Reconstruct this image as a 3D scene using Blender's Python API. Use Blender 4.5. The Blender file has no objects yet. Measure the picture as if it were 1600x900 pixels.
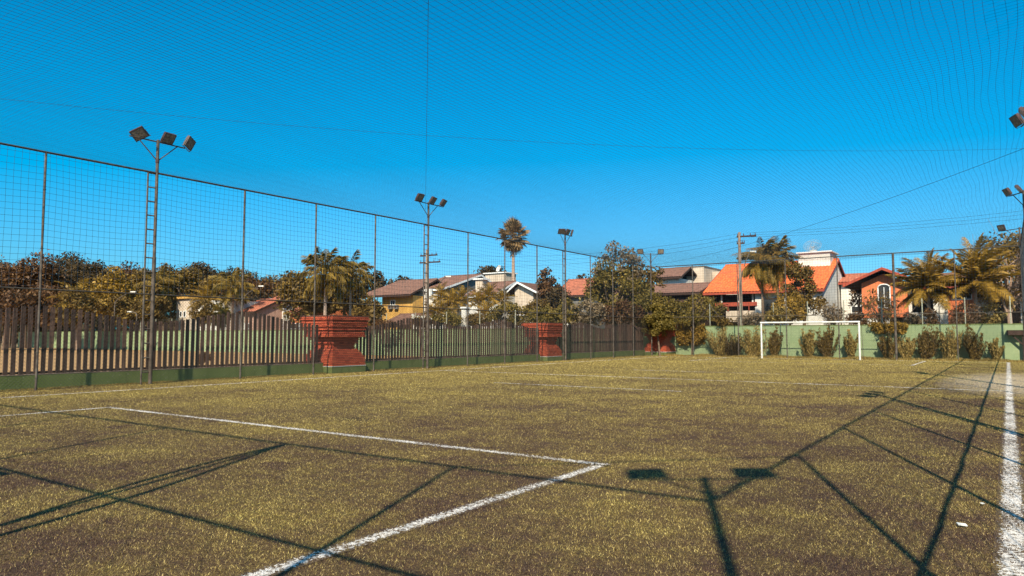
import bpy, math, random
import numpy as np
from mathutils import Vector, Matrix, Euler

R = math.radians
sc = bpy.context.scene
COL = sc.collection

# ------------------------------------------------------------------ camera
EYE = 1.6
F = 1112.0                     # focal length in pixels of the 1600 px wide photograph
YAW, PITCH = R(34.8), math.atan(74 / F)
cam_d = bpy.data.cameras.new('camera')
cam_d.sensor_width = 36
cam_d.lens = F / 1600 * 36
cam_d.clip_start = 0.05
cam_d.clip_end = 3000
cam = bpy.data.objects.new('camera', cam_d)
COL.objects.link(cam)
cam.location = (0, 0, EYE)
cam.rotation_euler = (R(90) + PITCH, 0, YAW)
sc.camera = cam
CM = Euler((R(90) + PITCH, 0, YAW)).to_matrix()

# ------------------------------------------------------------------ sky, sun, exposure
SUN_EL = R(40)
SX, SY = 0.3875, -0.9219       # horizontal direction towards the sun
w = bpy.data.worlds.new('World')
sc.world = w
w.use_nodes = True
nt = w.node_tree
nt.nodes.clear()
wo = nt.nodes.new('ShaderNodeOutputWorld')
bg = nt.nodes.new('ShaderNodeBackground')
sky = nt.nodes.new('ShaderNodeTexSky')
sky.sky_type = 'NISHITA'
sky.sun_disc = False
sky.sun_elevation = SUN_EL
sky.sun_rotation = math.atan2(SX, SY)
sky.altitude = 0
sky.air_density = 1.0
sky.dust_density = 1.4
sky.ozone_density = 3.0
# one overall grade of the sky colour: deeper, more saturated blue, the same in every direction
spl = nt.nodes.new('ShaderNodeSeparateColor'); cmbn = nt.nodes.new('ShaderNodeCombineColor')
nt.links.new(sky.outputs[0], spl.inputs[0])
for i, (g, o) in enumerate(((1.0, -2.18), (1.22, 0.), (1.62, 0.))):
    a = nt.nodes.new('ShaderNodeMath'); a.operation = 'MULTIPLY_ADD'; a.inputs[1].default_value = g; a.inputs[2].default_value = o
    b = nt.nodes.new('ShaderNodeMath'); b.operation = 'MAXIMUM'; b.inputs[1].default_value = 0
    nt.links.new(spl.outputs[i], a.inputs[0]); nt.links.new(a.outputs[0], b.inputs[0]); nt.links.new(b.outputs[0], cmbn.inputs[i])
nt.links.new(cmbn.outputs[0], bg.inputs[0])
bg.inputs[1].default_value = 0.0652
nt.links.new(bg.outputs[0], wo.inputs[0])
sd = bpy.data.lights.new('sun', 'SUN')
sd.energy = 5.0
sd.angle = R(0.5)
sd.color = (1.0, 0.92, 0.74)
so = bpy.data.objects.new('sun', sd)
COL.objects.link(so)
so.rotation_euler = Vector((SX * math.cos(SUN_EL), SY * math.cos(SUN_EL), math.sin(SUN_EL))).to_track_quat('Z', 'Y').to_euler()
sc.view_settings.view_transform = 'Standard'
sc.view_settings.look = 'None'
sc.view_settings.exposure = 0.7
sc.view_settings.gamma = 1
sc.cycles.max_bounces = 6
sc.cycles.transparent_max_bounces = 8

# ------------------------------------------------------------------ helpers
def hit(px, py, **k):
    """Where the line of sight through a photograph pixel meets a plane of the place (x, y, z or d = depth)."""
    r = CM @ Vector(((px - 800) / F, (450 - py) / F, -1))
    if 'y' in k: t = k['y'] / r.y
    elif 'x' in k: t = k['x'] / r.x
    elif 'z' in k: t = (k['z'] - EYE) / r.z
    else: t = k['d'] / math.hypot(r.x, r.y)
    return Vector((r.x * t, r.y * t, EYE + r.z * t))

def xat(px, y, py=500): return hit(px, py, y=y).x
def zat(px, py, y): return hit(px, py, y=y).z

class MB:
    def __init__(s): s.v = []; s.f = []
    def add(s, vs, fs):
        n = len(s.v); s.v += [tuple(v) for v in vs]; s.f += [tuple(i + n for i in f) for f in fs]; return s
    def box(s, x0, x1, y0, y1, z0, z1):
        return s.add([(x0,y0,z0),(x1,y0,z0),(x1,y1,z0),(x0,y1,z0),(x0,y0,z1),(x1,y0,z1),(x1,y1,z1),(x0,y1,z1)],
                     [(0,3,2,1),(4,5,6,7),(0,1,5,4),(1,2,6,5),(2,3,7,6),(3,0,4,7)])
    def obox(s, c, m, hx, hy, hz):
        vs = [Vector(c) + m @ Vector((a*hx, b*hy, d*hz)) for d in (-1,1) for a, b in ((-1,-1),(1,-1),(1,1),(-1,1))]
        return s.add(vs, [(0,3,2,1),(4,5,6,7),(0,1,5,4),(1,2,6,5),(2,3,7,6),(3,0,4,7)])
    def tube(s, pts, r, n=6, r1=None, cap=True):
        pts = [Vector(p) for p in pts]; L = len(pts); r1 = r if r1 is None else r1
        vs = []; up = Vector((0.13, 0.07, 1)).normalized()
        for i, p in enumerate(pts):
            d = (pts[min(i+1, L-1)] - pts[max(i-1, 0)]).normalized()
            a = d.cross(up)
            if a.length < .2: a = d.cross(Vector((1, 0, 0)))
            a.normalize(); b = d.cross(a)
            rr = r + (r1 - r) * i / max(1, L-1)
            for k in range(n):
                t = 2*math.pi*k/n
                vs.append(p + a*(math.cos(t)*rr) + b*(math.sin(t)*rr))
        fs = [(i*n+k, i*n+(k+1)%n, (i+1)*n+(k+1)%n, (i+1)*n+k) for i in range(L-1) for k in range(n)]
        if cap: fs += [tuple(range(n-1, -1, -1)), tuple((L-1)*n + k for k in range(n))]
        return s.add(vs, fs)
    def prism(s, poly, d):
        """extrude a polygon (list of 3D points) by the vector d"""
        n = len(poly); d = Vector(d); vs = [Vector(p) for p in poly]; vs += [p + d for p in vs[:n]]
        return s.add(vs, [tuple(range(n-1,-1,-1)), tuple(range(n, 2*n))] + [(i, (i+1)%n, n+(i+1)%n, n+i) for i in range(n)])
    def mesh(s, name, m, smooth=False):
        me = bpy.data.meshes.new(name); me.from_pydata(s.v, [], s.f); me.materials.append(m)
        if smooth: me.shade_smooth()
        return me
    def build(s, name, m, parent=None, smooth=False, loc=None):
        return link(name, s.mesh(name, m, smooth), parent, loc)

def link(name, me, parent=None, loc=None, rot=None, scale=None):
    o = bpy.data.objects.new(name, me); COL.objects.link(o)
    if parent: o.parent = parent
    if loc is not None: o.location = loc
    if rot is not None: o.rotation_euler = rot
    if scale is not None: o.scale = scale
    return o

def np_mesh(name, V, Fa, m, smooth=False):
    V = np.asarray(V, dtype=np.float32).reshape(-1, 3); Fa = np.asarray(Fa, dtype=np.int32)
    me = bpy.data.meshes.new(name); n, k = Fa.shape
    me.vertices.add(len(V)); me.vertices.foreach_set('co', V.ravel())
    me.loops.add(n*k); me.loops.foreach_set('vertex_index', Fa.ravel())
    me.polygons.add(n); me.polygons.foreach_set('loop_start', np.arange(0, n*k, k, dtype=np.int32))
    me.update(calc_edges=True); me.materials.append(m)
    if smooth: me.shade_smooth()
    return me

def lines_mesh(name, P, m, r, axis_a, axis_b):
    """P: (lines, points, 3). Three sided twine along every polyline."""
    P = np.asarray(P, dtype=np.float32); L, N, _ = P.shape
    a = np.asarray(axis_a, dtype=np.float32); b = np.asarray(axis_b, dtype=np.float32)
    off = np.stack([math.cos(t)*r*a + math.sin(t)*r*b for t in (0.5, 0.5+2.0944, 0.5+4.1888)])
    V = P[:, :, None, :] + off[None, None]
    base = (np.arange(L)[:, None]*N + np.arange(N-1)[None])[:, :, None]*3
    k = np.arange(3)[None, None]; k2 = (k+1) % 3
    Fa = np.stack([base+k, base+k2, base+3+k2, base+3+k], axis=-1).reshape(-1, 4)
    return np_mesh(name, V, Fa, m)

def thing(name, label, cat, loc=(0,0,0), group=None, rotz=0):
    o = bpy.data.objects.new(name, None); COL.objects.link(o)
    o.location = loc; o.rotation_euler = (0, 0, rotz); o.empty_display_size = .3
    return tag(o, label, cat, group)
def tag(o, label=None, cat=None, group=None, kind=None):
    if label: o['label'] = label
    if cat: o['category'] = cat
    if group: o['group'] = group
    if kind: o['kind'] = kind
    return o
def struct(o): o['kind'] = 'structure'; return o

def copy_tree(src, loc, label=None, rotz=None):
    kids = list(src.children)
    r = src.copy(); COL.objects.link(r); r.location = loc
    if rotz is not None: r.rotation_euler = (0, 0, rotz)
    if label: r['label'] = label
    for ch in kids:
        c = ch.copy(); COL.objects.link(c); c.parent = r
        for g in ch.children:
            d = g.copy(); COL.objects.link(d); d.parent = c
    return r

# ------------------------------------------------------------------ materials
def new_mat(name):
    m = bpy.data.materials.new(name); m.use_nodes = True; t = m.node_tree; t.nodes.clear()
    o = t.nodes.new('ShaderNodeOutputMaterial'); return m, t, o
def noise(t, scale, detail=4, vec=None, rough=.55):
    n = t.nodes.new('ShaderNodeTexNoise'); n.inputs['Scale'].default_value = scale
    n.inputs['Detail'].default_value = detail; n.inputs['Roughness'].default_value = rough
    if vec: t.links.new(vec, n.inputs['Vector'])
    return n
def ramp(t, src, stops):
    r = t.nodes.new('ShaderNodeValToRGB'); e = r.color_ramp.elements
    while len(e) < len(stops): e.new(0.5)
    for i, (p, c) in enumerate(stops):
        e[i].position = p; e[i].color = (*c, 1) if len(c) == 3 else c
    t.links.new(src, r.inputs[0]); return r
def mixc(t, fac, a, b, mode='MIX'):
    x = t.nodes.new('ShaderNodeMix'); x.data_type = 'RGBA'; x.blend_type = mode
    for s, i in ((fac, 0), (a, 6), (b, 7)):
        if isinstance(s, (int, float)): x.inputs[i].default_value = s
        elif isinstance(s, tuple): x.inputs[i].default_value = (*s, 1)
        else: t.links.new(s, x.inputs[i])
    return x.outputs[2]
def math_(t, op, a, b=None, clamp=False):
    x = t.nodes.new('ShaderNodeMath'); x.operation = op; x.use_clamp = clamp
    for i, s in enumerate((a, b)):
        if s is None: continue
        if isinstance(s, (int, float)): x.inputs[i].default_value = s
        else: t.links.new(s, x.inputs[i])
    return x.outputs[0]
def bump(t, h, strength=.3, dist=.01):
    b = t.nodes.new('ShaderNodeBump'); b.inputs['Strength'].default_value = strength
    b.inputs['Distance'].default_value = dist; t.links.new(h, b.inputs['Height']); return b.outputs[0]
def principled(t, o, col, rough=.7, nrm=None, metal=0, spec=.3):
    p = t.nodes.new('ShaderNodeBsdfPrincipled')
    if isinstance(col, tuple): p.inputs['Base Color'].default_value = (*col, 1)
    else: t.links.new(col, p.inputs['Base Color'])
    p.inputs['Roughness'].default_value = rough; p.inputs['Metallic'].default_value = metal
    p.inputs['Specular IOR Level'].default_value = spec
    if nrm: t.links.new(nrm, p.inputs['Normal'])
    t.links.new(p.outputs[0], o.inputs[0]); return p
def texco(t, which='Object'):
    return t.nodes.new('ShaderNodeTexCoord').outputs[which]
def worldpos(t): return t.nodes.new('ShaderNodeNewGeometry').outputs['Position']

def weathered(name, c, c2, scale=3, rough=.75, bs=.2, bd=.01, amt=(.35, .7), fine=60, metal=0, spec=.3, streak=True):
    m, t, o = new_mat(name); v = worldpos(t)
    n = noise(t, scale, 6, v); n2 = noise(t, fine, 3, v)
    col = ramp(t, n.outputs[0], [(amt[0], c), (amt[1], c2)]).outputs[0]
    d = ramp(t, n2.outputs[0], [(.3, (.78, .78, .78)), (.7, (1.15, 1.15, 1.15))]).outputs[0]
    col = mixc(t, 1.0, col, d, 'MULTIPLY')
    if streak:
        mp = t.nodes.new('ShaderNodeMapping'); mp.inputs['Scale'].default_value = (2.5, 2.5, .25)
        t.links.new(v, mp.inputs[0]); n3 = noise(t, 2, 5, mp.outputs[0])
        s = ramp(t, n3.outputs[0], [(.4, (1, 1, 1)), (.75, (.7, .66, .6))]).outputs[0]
        col = mixc(t, 1.0, col, s, 'MULTIPLY')
    principled(t, o, col, rough, bump(t, n2.outputs[0], bs, bd), metal, spec); return m

M = {}
M['post'] = weathered('galvanised_post', (.07,.05,.038), (.17,.14,.11), 5, .55, metal=.2)
M['mast'] = weathered('mast_paint', (.075,.055,.04), (.17,.13,.10), 4, .5, metal=.2)
M['rail'] = weathered('rail_paint', (.035,.028,.02), (.10,.075,.05), 6, .5, streak=False)
M['farpost'] = weathered('pale_post', (.30,.30,.22), (.42,.40,.30), 5, .6)
M['twine'] = weathered('net_twine', (.012,.03,.05), (.02,.045,.07), 5, .8, streak=False)
M['wire'] = weathered('chain_wire', (.05,.05,.04), (.09,.08,.065), 5, .5, streak=False, metal=.3)
M['cable'] = weathered('cable', (.015,.015,.016), (.03,.03,.03), 5, .6, streak=False)
M['lampbody'] = weathered('lamp_body', (.045,.022,.018), (.10,.05,.04), 9, .5, streak=False)
M['white_paint'] = weathered('white_paint', (.78,.76,.70), (.58,.55,.48), 3, .4)
M['greenwall'] = None
M['concrete'] = weathered('pole_concrete', (.22,.15,.11), (.36,.27,.2), 4, .85)
M['white_wall'] = weathered('white_wall', (.66,.61,.53), (.54,.49,.42), 1.2, .85, streak=False)
M['beige_wall'] = weathered('beige_wall', (.62,.50,.38), (.46,.36,.27), 1, .85)
M['grey_wall'] = weathered('grey_siding', (.13,.125,.12), (.2,.185,.17), 1.2, .8)
M['yellow_wall'] = weathered('yellow_wall', (.60,.34,.085), (.48,.26,.07), 1.2, .85)
M['orange_wall'] = weathered('orange_brick_wall', (.70,.20,.075), (.56,.15,.06), 2, .85)
M['pink_wall'] = weathered('pink_wall', (.55,.33,.25), (.42,.25,.18), 2, .85)
M['trim'] = weathered('trim_white', (.8,.78,.74), (.65,.62,.58), 2, .5, streak=False)
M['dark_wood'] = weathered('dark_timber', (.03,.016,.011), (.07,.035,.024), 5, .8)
M['red_wood'] = weathered('red_timber', (.4,.07,.03), (.28,.05,.03), 5, .7)
M['bark'] = weathered('bark', (.12,.075,.05), (.25,.17,.11), 7, .9, bs=.6, bd=.03)
M['palebark'] = weathered('pale_bark', (.34,.22,.16), (.46,.33,.24), 6, .9, bs=.5, bd=.02)
M['grey_dish'] = weathered('dish_metal', (.30,.30,.30), (.45,.43,.4), 4, .5, streak=False)
M['asphalt'] = weathered('asphalt', (.045,.042,.04), (.07,.065,.06), 1, .9, streak=False)
M['glass'] = None

def glass():
    m, t, o = new_mat('window_glass'); v = worldpos(t); n = noise(t, .8, 2, v)
    c = ramp(t, n.outputs[0], [(.3, (.012,.012,.014)), (.7, (.05,.045,.04))]).outputs[0]
    principled(t, o, c, .12, None, 0, .5); return m
M['glass'] = glass()
def lampglass():
    m, t, o = new_mat('lamp_glass'); v = texco(t)
    n = noise(t, 14, 2, v); c = ramp(t, n.outputs[0], [(.35, (.11,.075,.05)), (.65, (.30,.24,.17))]).outputs[0]
    principled(t, o, c, .25, None, 0, .5); return m
M['lampglass'] = lampglass()

def green_block(name, c, c2, worn):
    m, t, o = new_mat(name); v = worldpos(t)
    sep = t.nodes.new('ShaderNodeSeparateXYZ'); t.links.new(v, sep.inputs[0])
    cmb = t.nodes.new('ShaderNodeCombineXYZ')
    s = math_(t, 'ADD', sep.outputs[0], sep.outputs[1]); t.links.new(s, cmb.inputs[0]); t.links.new(sep.outputs[2], cmb.inputs[1])
    b = t.nodes.new('ShaderNodeTexBrick'); t.links.new(cmb.outputs[0], b.inputs['Vector'])
    b.inputs['Scale'].default_value = 1; b.inputs['Brick Width'].default_value = .4; b.inputs['Row Height'].default_value = .2
    b.inputs['Mortar Size'].default_value = .012; b.inputs['Mortar Smooth'].default_value = .3
    n = noise(t, 1.3, 6, v); n2 = noise(t, 30, 4, v)
    col = ramp(t, n.outputs[0], [(.3, c), (.7, c2)]).outputs[0]
    mp = t.nodes.new('ShaderNodeMapping'); mp.inputs['Scale'].default_value = (3, 3, .3); t.links.new(v, mp.inputs[0])
    n3 = noise(t, 1.6, 5, mp.outputs[0])
    col = mixc(t, ramp(t, n3.outputs[0], [(.55, (0,0,0)), (.8, (.8,.8,.8))]).outputs[0], col, tuple(x*.55 for x in c))
    # bare render showing at chipped spots
    chip = ramp(t, n2.outputs[0], [(worn, (0,0,0)), (worn+.04, (1,1,1))]).outputs[0]
    col = mixc(t, chip, col, (.42,.36,.28))
    h = math_(t, 'ADD', math_(t, 'MULTIPLY', b.outputs['Fac'], -1.0), math_(t, 'MULTIPLY', n2.outputs[0], .3))
    principled(t, o, col, .85, bump(t, h, .6, .012)); return m
M['greenwall'] = green_block('green_painted_blocks', (.21,.27,.13), (.27,.32,.165), .69)
M['lowgreen'] = green_block('dark_green_painted_render', (.12,.15,.04), (.17,.195,.06), .66)

def slat_mat():
    m, t, o = new_mat('weathered_slat'); v = worldpos(t)
    mp = t.nodes.new('ShaderNodeMapping'); mp.inputs['Scale'].default_value = (8, 8, .6); t.links.new(v, mp.inputs[0])
    n = noise(t, 4, 5, mp.outputs[0])
    oi = t.nodes.new('ShaderNodeObjectInfo')
    c = ramp(t, n.outputs[0], [(.3, (.036,.02,.015)), (.7, (.115,.068,.05))]).outputs[0]
    v2 = ramp(t, oi.outputs['Random'], [(0, (.6,.6,.6)), (1, (1.5,1.4,1.3))]).outputs[0]
    principled(t, o, mixc(t, 1.0, c, v2, 'MULTIPLY'), .8, bump(t, n.outputs[0], .4, .01)); return m
M['slat'] = slat_mat()

def brick_mat():
    m, t, o = new_mat('red_brick'); g = t.nodes.new('ShaderNodeNewGeometry')
    c = ramp(t, g.outputs['Random Per Island'], [(0, (.44,.07,.03)), (.5, (.62,.12,.05)), (1, (.34,.045,.022))]).outputs[0]
    n = noise(t, 40, 4, g.outputs['Position'])
    c = mixc(t, 1.0, c, ramp(t, n.outputs[0], [(.3, (.75,.75,.75)), (.7, (1.2,1.2,1.2))]).outputs[0], 'MULTIPLY')
    principled(t, o, c, .85, bump(t, n.outputs[0], .3, .005)); return m
M['brick'] = brick_mat()
M['mortar'] = weathered('mortar', (.12,.045,.03), (.2,.08,.05), 8, .9)

def tile_mat(name, a, b, c):
    m, t, o = new_mat(name); v = worldpos(t); n = noise(t, 3.2, 3, v); n2 = noise(t, 14, 4, v); n3 = noise(t, .7, 3, v)
    col = ramp(t, n2.outputs[0], [(.3, a), (.5, b), (.72, c)]).outputs[0]
    col = mixc(t, 1.0, col, ramp(t, n.outputs[0], [(.35, (.72,.7,.68)), (.65, (1.15,1.15,1.15))]).outputs[0], 'MULTIPLY')
    col = mixc(t, ramp(t, n3.outputs[0], [(.5, (0,0,0)), (.8, (.5,.5,.5))]).outputs[0], col, (.09,.06,.045))
    principled(t, o, col, .8); return m
M['tile_orange'] = tile_mat('orange_clay_tiles', (.45,.078,.019), (.61,.118,.03), (.70,.19,.065))
M['tile_brown'] = tile_mat('brown_roof_tiles', (.10,.05,.038), (.17,.085,.06), (.22,.12,.09))
M['tile_red'] = tile_mat('faded_red_tiles', (.24,.07,.045), (.36,.11,.06), (.42,.17,.1))

# leaves: two sided, a little light passes through them; every leaf differs
def leaf_mat(name, dark, mid, light, trans=.3, scale=.5):
    dark, mid, light = [(c[0]*1.05, c[1]*.86, c[2]*.75) for c in (dark, mid, light)]
    m, t, o = new_mat(name); g = t.nodes.new('ShaderNodeNewGeometry')
    n = noise(t, scale, 3, g.outputs['Position'])
    f = math_(t, 'ADD', math_(t, 'MULTIPLY', g.outputs['Random Per Island'], .6), math_(t, 'MULTIPLY', n.outputs[0], .5))
    c = ramp(t, f, [(.15, dark), (.5, mid), (.88, light)]).outputs[0]
    d = t.nodes.new('ShaderNodeBsdfPrincipled'); t.links.new(c, d.inputs['Base Color']); d.inputs['Roughness'].default_value = .55
    d.inputs['Specular IOR Level'].default_value = .25
    tr = t.nodes.new('ShaderNodeBsdfTranslucent'); t.links.new(c, tr.inputs[0])
    mx = t.nodes.new('ShaderNodeMixShader'); mx.inputs[0].default_value = trans
    t.links.new(d.outputs[0], mx.inputs[1]); t.links.new(tr.outputs[0], mx.inputs[2]); t.links.new(mx.outputs[0], o.inputs[0]); return m
M['leaf_olive'] = leaf_mat('olive_leaves', (.05,.035,.010), (.12,.085,.02), (.24,.18,.045))
M['leaf_brown'] = leaf_mat('brownish_leaves', (.045,.024,.010), (.10,.055,.022), (.19,.12,.05))
M['leaf_gold'] = leaf_mat('golden_leaves', (.10,.065,.01), (.22,.155,.02), (.40,.28,.05))
M['leaf_green'] = leaf_mat('yellow_green_leaves', (.05,.045,.010), (.14,.12,.022), (.27,.22,.05))
M['leaf_dark'] = leaf_mat('dark_leaves', (.022,.018,.008), (.055,.042,.016), (.12,.09,.04))
M['leaf_dry'] = leaf_mat('dry_shrub_leaves', (.10,.08,.02), (.26,.21,.06), (.46,.39,.14))
M['leaf_grey'] = leaf_mat('greyish_leaves', (.09,.075,.045), (.18,.15,.09), (.32,.28,.18))
M['frond_gold'] = leaf_mat('golden_fronds', (.12,.085,.015), (.27,.19,.03), (.46,.33,.07), .35)
M['frond_olive'] = leaf_mat('olive_fronds', (.10,.08,.02), (.24,.19,.04), (.44,.34,.09), .35)
M['frond_fan'] = leaf_mat('fan_fronds', (.08,.06,.028), (.22,.165,.08), (.44,.34,.18), .3)

# ------------------------------------------------------------------ pitch layout
XL, XR, YN, YF = -23.2, .83, -.88, 52.8
CAGE_H = 7.0
LINES = [  # x0, x1, y0, y1 of the painted strips
    (-.10, .05, -3.0, 51.0), (-21.28, -21.14, -3.0, 51.0), (-21.28, .05, 50.93, 51.07),
    (-16.4, -4.12, 7.93, 8.05), (-4.24, -4.12, .5, 7.93), (-16.52, -16.40, .5, 8.05),
    (-21.14, -.10, 24.9, 25.02), (-14.3, -7.7, 19.5, 19.6), (-14.3, -7.7, 30.4, 30.5),
    (-16.6, -4.2, 43.4, 43.52), (-4.3, -4.18, 43.52, 50.93), (-16.62, -16.5, 43.52, 50.93)]

def line_mask(t, v, lines):
    sep = t.nodes.new('ShaderNodeSeparateXYZ'); t.links.new(v, sep.inputs[0])
    out = None
    for (x0, x1, y0, y1) in lines:
        a = math_(t, 'ABSOLUTE', math_(t, 'SUBTRACT', sep.outputs[0], (x0+x1)/2)); a = math_(t, 'LESS_THAN', a, (x1-x0)/2)
        b = math_(t, 'ABSOLUTE', math_(t, 'SUBTRACT', sep.outputs[1], (y0+y1)/2)); b = math_(t, 'LESS_THAN', b, (y1-y0)/2)
        q = math_(t, 'MULTIPLY', a, b); out = q if out is None else math_(t, 'MAXIMUM', out, q)
    return out

def jitter(t, v):
    """ragged edge for the hand painted lines"""
    n = t.nodes.new('ShaderNodeTexNoise'); n.inputs['Scale'].default_value = 38; n.inputs['Detail'].default_value = 3; t.links.new(v, n.inputs['Vector'])
    a = t.nodes.new('ShaderNodeVectorMath'); a.operation = 'SUBTRACT'; t.links.new(n.outputs['Color'], a.inputs[0]); a.inputs[1].default_value = (.5,.5,.5)
    b = t.nodes.new('ShaderNodeVectorMath'); b.operation = 'SCALE'; t.links.new(a.outputs[0], b.inputs[0]); b.inputs['Scale'].default_value = .2
    c = t.nodes.new('ShaderNodeVectorMath'); c.operation = 'ADD'; t.links.new(v, c.inputs[0]); t.links.new(b.outputs[0], c.inputs[1]); return c.outputs[0]
def sand_mask(t, v, mid):
    """pale sand lying on the right flank"""
    sep = t.nodes.new('ShaderNodeSeparateXYZ'); t.links.new(v, sep.inputs[0])
    dx = math_(t, 'DIVIDE', math_(t, 'SUBTRACT', sep.outputs[0], .3), 2.6); dy = math_(t, 'DIVIDE', math_(t, 'SUBTRACT', sep.outputs[1], 30), 8)
    dd = math_(t, 'ADD', math_(t, 'MULTIPLY', dx, dx), math_(t, 'MULTIPLY', dy, dy))
    dd = math_(t, 'ADD', dd, math_(t, 'MULTIPLY', math_(t, 'SUBTRACT', mid.outputs[0], .5), 1.6))
    return ramp(t, dd, [(.15, (.7,.7,.7)), (1.1, (0,0,0))]).outputs[0]
def wear_sun_field(t, v, big, mid):
    """brown worn pile round the near goal area and midfield; left flank and far half gilded for grazing sun"""
    f = math_(t, 'ADD', math_(t, 'MULTIPLY', big.outputs[0], .62), math_(t, 'MULTIPLY', mid.outputs[0], .38))
    sep = t.nodes.new('ShaderNodeSeparateXYZ'); t.links.new(v, sep.inputs[0])
    gx = math_(t, 'MULTIPLY', math_(t, 'ADD', sep.outputs[0], 10.0), -.0065)
    gy = math_(t, 'MULTIPLY', math_(t, 'SUBTRACT', sep.outputs[1], 13.0), .0045)
    g = math_(t, 'MINIMUM', math_(t, 'MAXIMUM', math_(t, 'ADD', gx, gy), -.05), .10)  # brightening towards the far left puts the grazing sun into the colour
    return math_(t, 'ADD', f, g)
def turf_colour(t, v):
    big = noise(t, .42, 5, v, .6); mid = noise(t, 2.6, 5, v, .6)
    mp = t.nodes.new('ShaderNodeMapping'); mp.inputs['Scale'].default_value = (1, 1, 1); t.links.new(v, mp.inputs[0])
    fine = noise(t, 34, 5, mp.outputs[0], .7); finer = noise(t, 120, 2, v, .7)
    f = wear_sun_field(t, v, big, mid)
    wear_sun = ramp(t, f, [(.37, (0,0,0)), (.60, (1,1,1))]).outputs[0]
    gold = ramp(t, fine.outputs[0], [(.30, (.04,.021,.011)), (.5, (.13,.083,.026)), (.70, (.31,.22,.065))]).outputs[0]
    worn = ramp(t, fine.outputs[0], [(.30, (.028,.013,.010)), (.52, (.075,.041,.025)), (.72, (.16,.095,.048))]).outputs[0]
    c = mixc(t, wear_sun, worn, gold)
    c = mixc(t, sand_mask(t, v, mid), c, (.42,.34,.25))
    sep = t.nodes.new('ShaderNodeSeparateXYZ'); t.links.new(v, sep.inputs[0])
    # black rubber crumb heaped in one scuffed spot
    dx = math_(t, 'DIVIDE', math_(t, 'SUBTRACT', sep.outputs[0], -10.4), .55); dy = math_(t, 'DIVIDE', math_(t, 'SUBTRACT', sep.outputs[1], 9.6), .32)
    dd = math_(t, 'ADD', math_(t, 'MULTIPLY', dx, dx), math_(t, 'MULTIPLY', dy, dy))
    dd = math_(t, 'ADD', dd, math_(t, 'MULTIPLY', math_(t, 'SUBTRACT', noise(t, 9, 4, v).outputs[0], .5), 3.0))
    c = mixc(t, ramp(t, dd, [(.1, (1,1,1)), (1.0, (0,0,0))]).outputs[0], c, (.025,.015,.014))
    return c, fine, finer, wear_sun

def turf_mat():
    m, t, o = new_mat('artificial_turf'); v = worldpos(t)
    c, fine, finer, wear_sun = turf_colour(t, v)
    c = mixc(t, 1.0, c, ramp(t, finer.outputs[0], [(.3, (.6,.6,.6)), (.7, (1.35,1.35,1.35))]).outputs[0], 'MULTIPLY')
    h = math_(t, 'ADD', fine.outputs[0], math_(t, 'MULTIPLY', finer.outputs[0], .5))
    principled(t, o, c, .85, bump(t, h, .8, .02), 0, .15); return m
def blade_mat():
    m, t, o = new_mat('turf_blades'); g = t.nodes.new('ShaderNodeNewGeometry'); v = g.outputs['Position']
    big = noise(t, .42, 5, v, .6); mid = noise(t, 2.6, 5, v, .6)
    f = wear_sun_field(t, v, big, mid)
    wear_sun = ramp(t, f, [(.37, (0,0,0)), (.60, (1,1,1))]).outputs[0]
    r = g.outputs['Random Per Island']
    a = ramp(t, r, [(0, (.08,.048,.014)), (.58, (.32,.235,.055)), (1, (.64,.49,.155))]).outputs[0]
    b = ramp(t, r, [(0, (.04,.019,.012)), (.66, (.10,.06,.030)), (1, (.34,.24,.09))]).outputs[0]
    c = mixc(t, wear_sun, b, a)
    k = math_(t, 'MULTIPLY', line_mask(t, jitter(t, v), LINES), math_(t, 'GREATER_THAN', r, .25))
    c = mixc(t, math_(t, 'MULTIPLY', sand_mask(t, v, mid), .8), c, (.50,.40,.29))
    c = mixc(t, k, c, (.62,.57,.52))
    principled(t, o, c, .6, None, 0, .25); return m
def paint_mat():
    m, t, o = new_mat('worn_line_paint'); v = worldpos(t)
    c, fine, finer, wear_sun = turf_colour(t, v)
    n = noise(t, 22, 4, v, .7); n2 = noise(t, 1.1, 3, v)
    f = math_(t, 'ADD', n.outputs[0], math_(t, 'MULTIPLY', math_(t, 'SUBTRACT', n2.outputs[0], .5), .55))
    k = ramp(t, f, [(.44, (0,0,0)), (.56, (1,1,1))]).outputs[0]
    k = math_(t, 'MULTIPLY', k, line_mask(t, jitter(t, v), LINES))
    principled(t, o, mixc(t, k, c, (.66,.60,.54)), .8, bump(t, fine.outputs[0], .8, .02)); return m
M['turf'] = turf_mat(); M['blade'] = blade_mat(); M['paint'] = paint_mat()
M['dirt'] = weathered('dry_ground', (.16,.11,.05), (.26,.19,.08), .5, .95, streak=False, fine=20)
M['clay'] = weathered('clay_court', (.34,.185,.07), (.43,.24,.09), .3, .95, streak=False, fine=10)

# ------------------------------------------------------------------ ground
struct(MB().add([(-900,-400,-.06),(700,-400,-.06),(700,1300,-.06),(-900,1300,-.06)], [(0,1,2,3)]).build('ground', M['dirt']))
struct(MB().add([(-23.85,-8,0),(4.5,-8,0),(4.5,52.9,0),(-23.85,52.9,0)], [(0,1,2,3)]).build('pitch', M['turf']))
struct(MB().add([(-118,-30,-.03),(-26,-30,-.03),(-26,41.8,-.03),(-118,41.8,-.03)], [(0,1,2,3)]).build('clay_court', M['clay']))
struct(MB().add([(-140,57.5,-.03),(90,57.5,-.03),(90,63.5,-.03),(-140,63.5,-.03)], [(0,1,2,3)]).build('road', M['asphalt']))
for (x0, x1, y0, y1) in LINES:
    struct(MB().add([(x0-.05,y0-.05,.004),(x1+.05,y0-.05,.004),(x1+.05,y1+.05,.004),(x0-.05,y1+.05,.004)], [(0,1,2,3)]).build('pitch_line', M['paint']))
rng = np.random.default_rng(5)
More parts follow.
